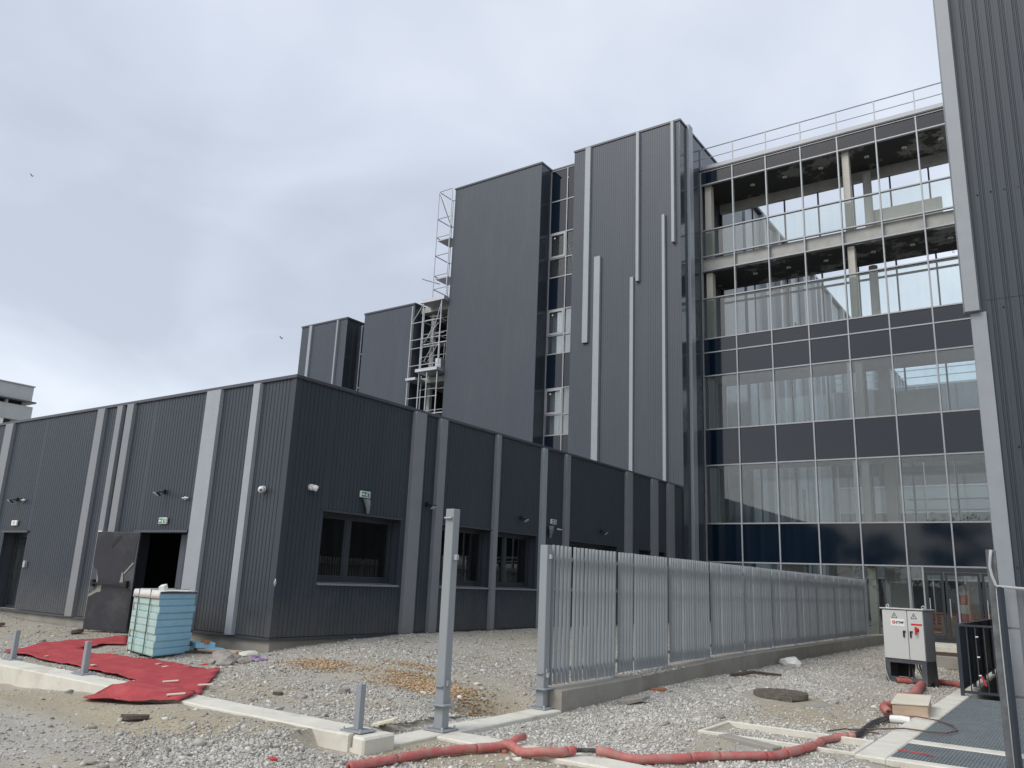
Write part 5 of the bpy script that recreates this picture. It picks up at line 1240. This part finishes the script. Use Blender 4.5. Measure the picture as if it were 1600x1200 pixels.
for i in range(nN + 1):
    x = -5.3 + 4.4 * i / nN; b.box(x, x + .012, 32.6, 32.615, .25, 1.15 + .05 * math.sin(i))
for j in range(9): b.box(-5.3, -.9, 32.616, 32.622, .27 + j * .1, .33 + j * .1)
tag(b.build('orange_netting', M['orange']), 'orange safety netting stretched inside the ground floor', 'netting')
b = MB(); b.box(-4.3, -3.8, 32.0, 32.5, .23, 1.05); tag(b.build('carton', M['card'], bevel=.01), 'brown carton inside behind the glass doors', 'carton')

# ------------------------------------------------------------------ temporary post, rope and netting at the right edge
tp = thing('temporary_post', 'weathered grey post with a dark angle bar at the right edge', 'post', (-.57, 7.0, -.1))
MB().box(-.603, -.540, 6.98, 7.03, -.2, 1.965).build('post', M['postgrey'], tp, bevel=.004)
MB().bar((-.530, 6.955, 1.70), (-.524, 6.95, -.2), .036, .03).build('angle_bar', M['rail'], tp)
b = MB(); b.tube([(-.565, 6.96, 1.962), (-.575, 6.955, 1.9), (-.582, 6.955, 1.84), (-.574, 6.95, 1.78), (-.556, 6.95, 1.71), (-.545, 6.95, 1.702), (-.5, 6.95, 1.700), (-.4, 6.96, 1.692), (-.2, 6.97, 1.69), (.1, 7.0, 1.70), (.6, 7.0, 1.73)], .0105, 8, wob=.06)
tag(b.build('rope', M['rope'], smooth=True), 'pale rope tied round the weathered post and stretched right', 'rope')
b = MB(); b.tube([(-.553, 6.965, 1.70), (-.556, 6.966, 1.3), (-.553, 6.966, .9), (-.549, 6.966, .1)], .006, 6); tag(b.build('rope', M['rope'], smooth=True), 'pale rope hanging down the weathered post', 'rope')
nm = bpy.data.materials.new('mesh_netting'); nm.use_nodes = True; t_ = nm.node_tree; t_.nodes.clear()
o_ = t_.nodes.new('ShaderNodeOutputMaterial'); a_ = t_.nodes.new('ShaderNodeBsdfTransparent'); d_ = t_.nodes.new('ShaderNodeBsdfDiffuse'); d_.inputs[0].default_value = (.25, .265, .28, 1)
x_ = t_.nodes.new('ShaderNodeMixShader'); t_.links.new(a_.outputs[0], x_.inputs[1]); t_.links.new(d_.outputs[0], x_.inputs[2]); t_.links.new(x_.outputs[0], o_.inputs[0])
g_ = t_.nodes.new('ShaderNodeTexCoord'); q_ = t_.nodes.new('ShaderNodeTexNoise'); q_.inputs['Scale'].default_value = 5; q_.inputs['Detail'].default_value = 4; t_.links.new(g_.outputs['Object'], q_.inputs['Vector'])
r_ = t_.nodes.new('ShaderNodeMapRange'); r_.inputs[1].default_value = .3; r_.inputs[2].default_value = .7; r_.inputs[3].default_value = .42; r_.inputs[4].default_value = .60; t_.links.new(q_.outputs['Fac'], r_.inputs[0]); t_.links.new(r_.outputs[0], x_.inputs[0])
b = MB(); nu, nv = 30, 24; vs = []
for i in range(nu + 1):
    for j in range(nv + 1):
        a, c = i / nu, j / nv
        x = -.515 + 1.1 * a; z = 1.69 - 1.55 * c
        vs.append((x + .01 * math.sin(c * 7), 7.02 + .05 * math.sin(a * 17 + c * 1.4) * c + .03 * noise.noise((a * 4, c * 3, 2)), z))
b.add(vs, [(i * (nv + 1) + j, i * (nv + 1) + j + 1, (i + 1) * (nv + 1) + j + 1, (i + 1) * (nv + 1) + j) for i in range(nu) for j in range(nv)])
o = b.build('mesh_net', nm, smooth=True); tag(o, 'grey mesh net hanging from the rope at the right edge', 'net')
b = MB(); b.add([(-.585, 7.05, 1.25), (-.56, 7.05, 1.25), (-.553, 7.06, .86), (-.60, 7.06, .88), (-.585, 7.062, 1.25), (-.56, 7.062, 1.25), (-.553, 7.072, .86), (-.60, 7.072, .88)], [(0, 1, 2, 3), (7, 6, 5, 4), (0, 4, 5, 1), (2, 6, 7, 3), (1, 5, 6, 2), (3, 7, 4, 0)]); tag(b.build('tarp_strip', M['steel']), 'grey tarpaulin strip hanging behind the weathered post', 'tarp')

# ------------------------------------------------------------------ two birds
for i, (d, lab, s_) in enumerate((((-.86, .33, .39), 'small dark bird flying at the far left of the sky', .17), ((-.76, .59, .27), 'small dark bird flying over the lower left block', .2))):
    p = CAM + Vector(d).normalized() * 75
    t = thing('bird', lab, 'bird', p, 'birds in the sky')
    MB().tube([p + Vector((-.16, 0, 0)) * s_ * 3, p, p + Vector((.16, .02, .02)) * s_ * 3, p + Vector((.22, .02, .02)) * s_ * 3], lambda i: (.02, .07, .05, .01)[i] * s_ * 3, 8).build('body', M['black'], t, smooth=True)
    for k in (-1, 1): MB().add([p + Vector((.03, .02 * k, .02)), p + Vector((-.08, .02 * k, .02)), p + Vector((-.10, .3 * k * s_ * 3, .16)), p + Vector((.0, .3 * k * s_ * 3, .17)), p + Vector((.03, .02 * k, .04)), p + Vector((-.08, .02 * k, .04)), p + Vector((-.10, .3 * k * s_ * 3, .17)), p + Vector((.0, .3 * k * s_ * 3, .18))], [(0, 1, 2, 3), (7, 6, 5, 4), (0, 3, 7, 4), (1, 5, 6, 2)]).build('wing', M['black'], t)

# ------------------------------------------------------------------ gravel
def stone_material(name, ramp):
    m = bpy.data.materials.new(name); m.use_nodes = True; t = m.node_tree; b = t.nodes['Principled BSDF']
    b.inputs['Roughness'].default_value = .92; b.inputs['Specular IOR Level'].default_value = .25
    a = t.nodes.new('ShaderNodeAttribute'); a.attribute_name = 'tone'
    r = t.nodes.new('ShaderNodeValToRGB')
    r.color_ramp.elements[0].position = ramp[0][0]; r.color_ramp.elements[0].color = ramp[0][1] + (1,)
    r.color_ramp.elements[1].position = ramp[-1][0]; r.color_ramp.elements[1].color = ramp[-1][1] + (1,)
    for p, c in ramp[1:-1]: e = r.color_ramp.elements.new(p); e.color = c + (1,)
    t.links.new(a.outputs['Fac'], r.inputs[0]); t.links.new(r.outputs[0], b.inputs['Base Color'])
    return m
ico = bmesh.new(); bmesh.ops.create_icosphere(ico, subdivisions=1, radius=1.0)
BIG = (np.array([v.co[:] for v in ico.verts]), np.array([[v.index for v in f.verts] for f in ico.faces])); ico.free()
SMALL = (np.array([(1, .1, 0), (0, 1, .1), (-1, -.1, 0), (0, -1, -.1), (.15, 0, 1), (-.1, 0, -1)], float), np.array([(0, 1, 4), (1, 2, 4), (2, 3, 4), (3, 0, 4), (1, 0, 5), (2, 1, 5), (3, 2, 5), (0, 3, 5)]))
def scatter(name, pts, size, tone, m, flat=(.45, .8), seed=0, base=None):
    IV, IF = base or BIG
    r = np.random.default_rng(seed); n = len(pts); k = len(IV)
    v = IV[None] * (1 + r.uniform(-.30, .30, (n, k, 1))) + r.uniform(-.22, .22, (n, k, 3))
    sc_ = np.stack([r.uniform(.75, 1.3, n), r.uniform(.6, 1.0, n), r.uniform(flat[0], flat[1], n)], 1)
    v = v * sc_[:, None] * size[:, None, None]
    a = r.uniform(0, 2 * PI, n); tl = r.uniform(-.5, .5, n)
    x, y, z = v[..., 0], v[..., 1], v[..., 2]
    x, z = x * np.cos(tl)[:, None] - z * np.sin(tl)[:, None], x * np.sin(tl)[:, None] + z * np.cos(tl)[:, None]
    x, y = x * np.cos(a)[:, None] - y * np.sin(a)[:, None], x * np.sin(a)[:, None] + y * np.cos(a)[:, None]
    P_ = np.stack([x, y, z], 2) + pts[:, None]
    P_ = P_.reshape(-1, 3); F = (IF[None] + (np.arange(n) * k)[:, None, None]).reshape(-1, 3)
    me = bpy.data.meshes.new(name)
    me.vertices.add(len(P_)); me.vertices.foreach_set('co', P_.astype(np.float32).ravel())
    me.loops.add(F.size); me.loops.foreach_set('vertex_index', F.astype(np.int32).ravel())
    me.polygons.add(len(F)); me.polygons.foreach_set('loop_start', np.arange(0, F.size, 3, dtype=np.int32)); me.polygons.foreach_set('loop_total', np.full(len(F), 3, dtype=np.int32))
    me.update(); me.validate()
    at = me.attributes.new('tone', 'FLOAT', 'POINT'); at.data.foreach_set('value', np.repeat(tone, k).astype(np.float32))
    me.materials.append(m)
    o = bpy.data.objects.new(name, me); C.objects.link(o); o['kind'] = 'stuff'; return o
R = random.Random(77)
def density(x, y):
    if x > -5.75 and y > 7.4:                     # pale gravel east of the fence wall
        d = .75 + .6 * _ga(x, y, -4.7, 12.5, 1.5, 3.2) - .4 * _ga(x, y, -3.1, 12.2, 1.0, 2.0)
    elif x > -5.75: d = .22 + .9 * _ga(x, y, -4.6, 5.6, 1.0, .6)
    elif y > 6.3:
        d = .30 + .5 * _ga(x, y, -9.2, 11.4, 3.0, .9) + .6 * _ga(x, y, -7.4, 7.6, 1.6, .8) + .35 * _ga(x, y, -10.4, 8.3, 1.2, .8)
    else: d = .07 + 1.1 * _ga(x, y, -6.75, 4.95, .9, .5) + .5 * _ga(x, y, -5.9, 4.3, .8, .4)
    d *= 1 + 1.5 * noise.noise((x * .7, y * .7, 11)) + .8 * noise.noise((x * 2.4, y * 2.4, 12))
    return max(.03, d) * (1 - .75 * max(0, min(1, mudness(x, y))))
def blocked(x, y):
    if x < -12.25 and y > 9.95: return True
    if 5.80 < y < 6.36 and x < -5.66: return not (-8.4 < x < -7.6 and R.random() < .12)
    if -6.14 < x < -5.71 and 5.85 < y < 9.55: return True
    if -6.16 < x < -5.76 and y >= 9.5: return not (11.9 < y < 13.5)
    if 6.92 < y < 7.40 and x > -5.75: return True
    if x > -2.2 and y > 9.35: return True
    if -3.98 < x < -2.16 and 9.5 < y < 10.58 and not (-3.85 < x < -2.3 and 9.63 < y < 10.43): return True
    if (x + 3.93) ** 2 + (y - 12.95) ** 2 < .4: return True
    if inside(x, y, car): return True
    if y > 30.3: return True
    return False
pts, sz, tn = [], [], []
tries = 0
while len(pts) < 115000 and tries < 700000:
    tries += 1
    # sample on the ground with a bias to what the camera sees
    d = 5.0 * (6.2 ** R.random()); th_ = R.uniform(-.05, 1.25)
    x, y = -d * math.sin(th_), d * math.cos(th_)
    if x > 0 or y < 3: continue
    px_, py_, dd = project(x, y, 0)
    if dd < 1 or not (-60 < px_ < 1660 and 900 < py_ < 1260): continue
    if R.random() > density(x, y) or blocked(x, y): continue
    s_ = min(.05, max(.0075 + .0005 * dd, R.lognormvariate(-4.35, .40)))
    z = ground_h(x, y)
    if -6.16 < x < -5.76 and 11.9 < y < 13.5: z = wtop(y); s_ *= 1.2
    pts.append((x, y, z + s_ * .15)); sz.append(s_)
    g = noise.noise((x * .6, y * .6, 21)); tn.append(min(1, max(0, R.gauss(.52 + .12 * g + (.10 if x > -5.75 else 0), .20))))
GM = stone_material('gravel_stone', [(0, (.16, .15, .132)), (.3, (.31, .298, .265)), (.6, (.48, .466, .425)), (1, (.72, .705, .66))])
scatter('gravel', np.array(pts), np.array(sz), np.array(tn), GM, seed=1, base=SMALL)
# orange chip patches
pts, sz, tn = [], [], []
for cx, cy, sx, sy, n in ((-10.25, 9.45, .75, .42, 1100), (-7.75, 9.3, 1.0, .45, 2200), (-8.75, 9.75, .55, .2, 300), (-9.0, 10.4, .7, .2, 300)):
    for k in range(n):
        x, y = R.gauss(cx, sx * .5), R.gauss(cy, sy * .5); s_ = R.uniform(.009, .022)
        if blocked(x, y): continue
        pts.append((x, y, ground_h(x, y) + .012)); sz.append(s_); tn.append(R.random())
scatter('wood_chips', np.array(pts), np.array(sz), np.array(tn), stone_material('orange_chip', [(0, (.22, .13, .07)), (.5, (.46, .31, .17)), (1, (.64, .51, .35))]), (.25, .5), seed=5)
# larger loose stones
pts, sz, tn = [], [], []
while len(pts) < 700:
    d = 5.2 * (5 ** R.random()); th_ = R.uniform(0, 1.25); x, y = -d * math.sin(th_), d * math.cos(th_)
    if x > 0 or y < 3.5 or blocked(x, y) or 5.7 < y < 6.4 and x < -5.6: continue
    if y < 5.8 and x < -7 and R.random() < .8: pts_skip = 1; continue
    s_ = R.uniform(.022, .055) if R.random() < .93 else R.uniform(.05, .08); pts.append((x, y, ground_h(x, y) + s_ * .1)); sz.append(s_); tn.append(min(1, max(0, R.gauss(.5, .22))))
scatter('rubble', np.array(pts), np.array(sz), np.array(tn), GM, (.35, .6), seed=9)
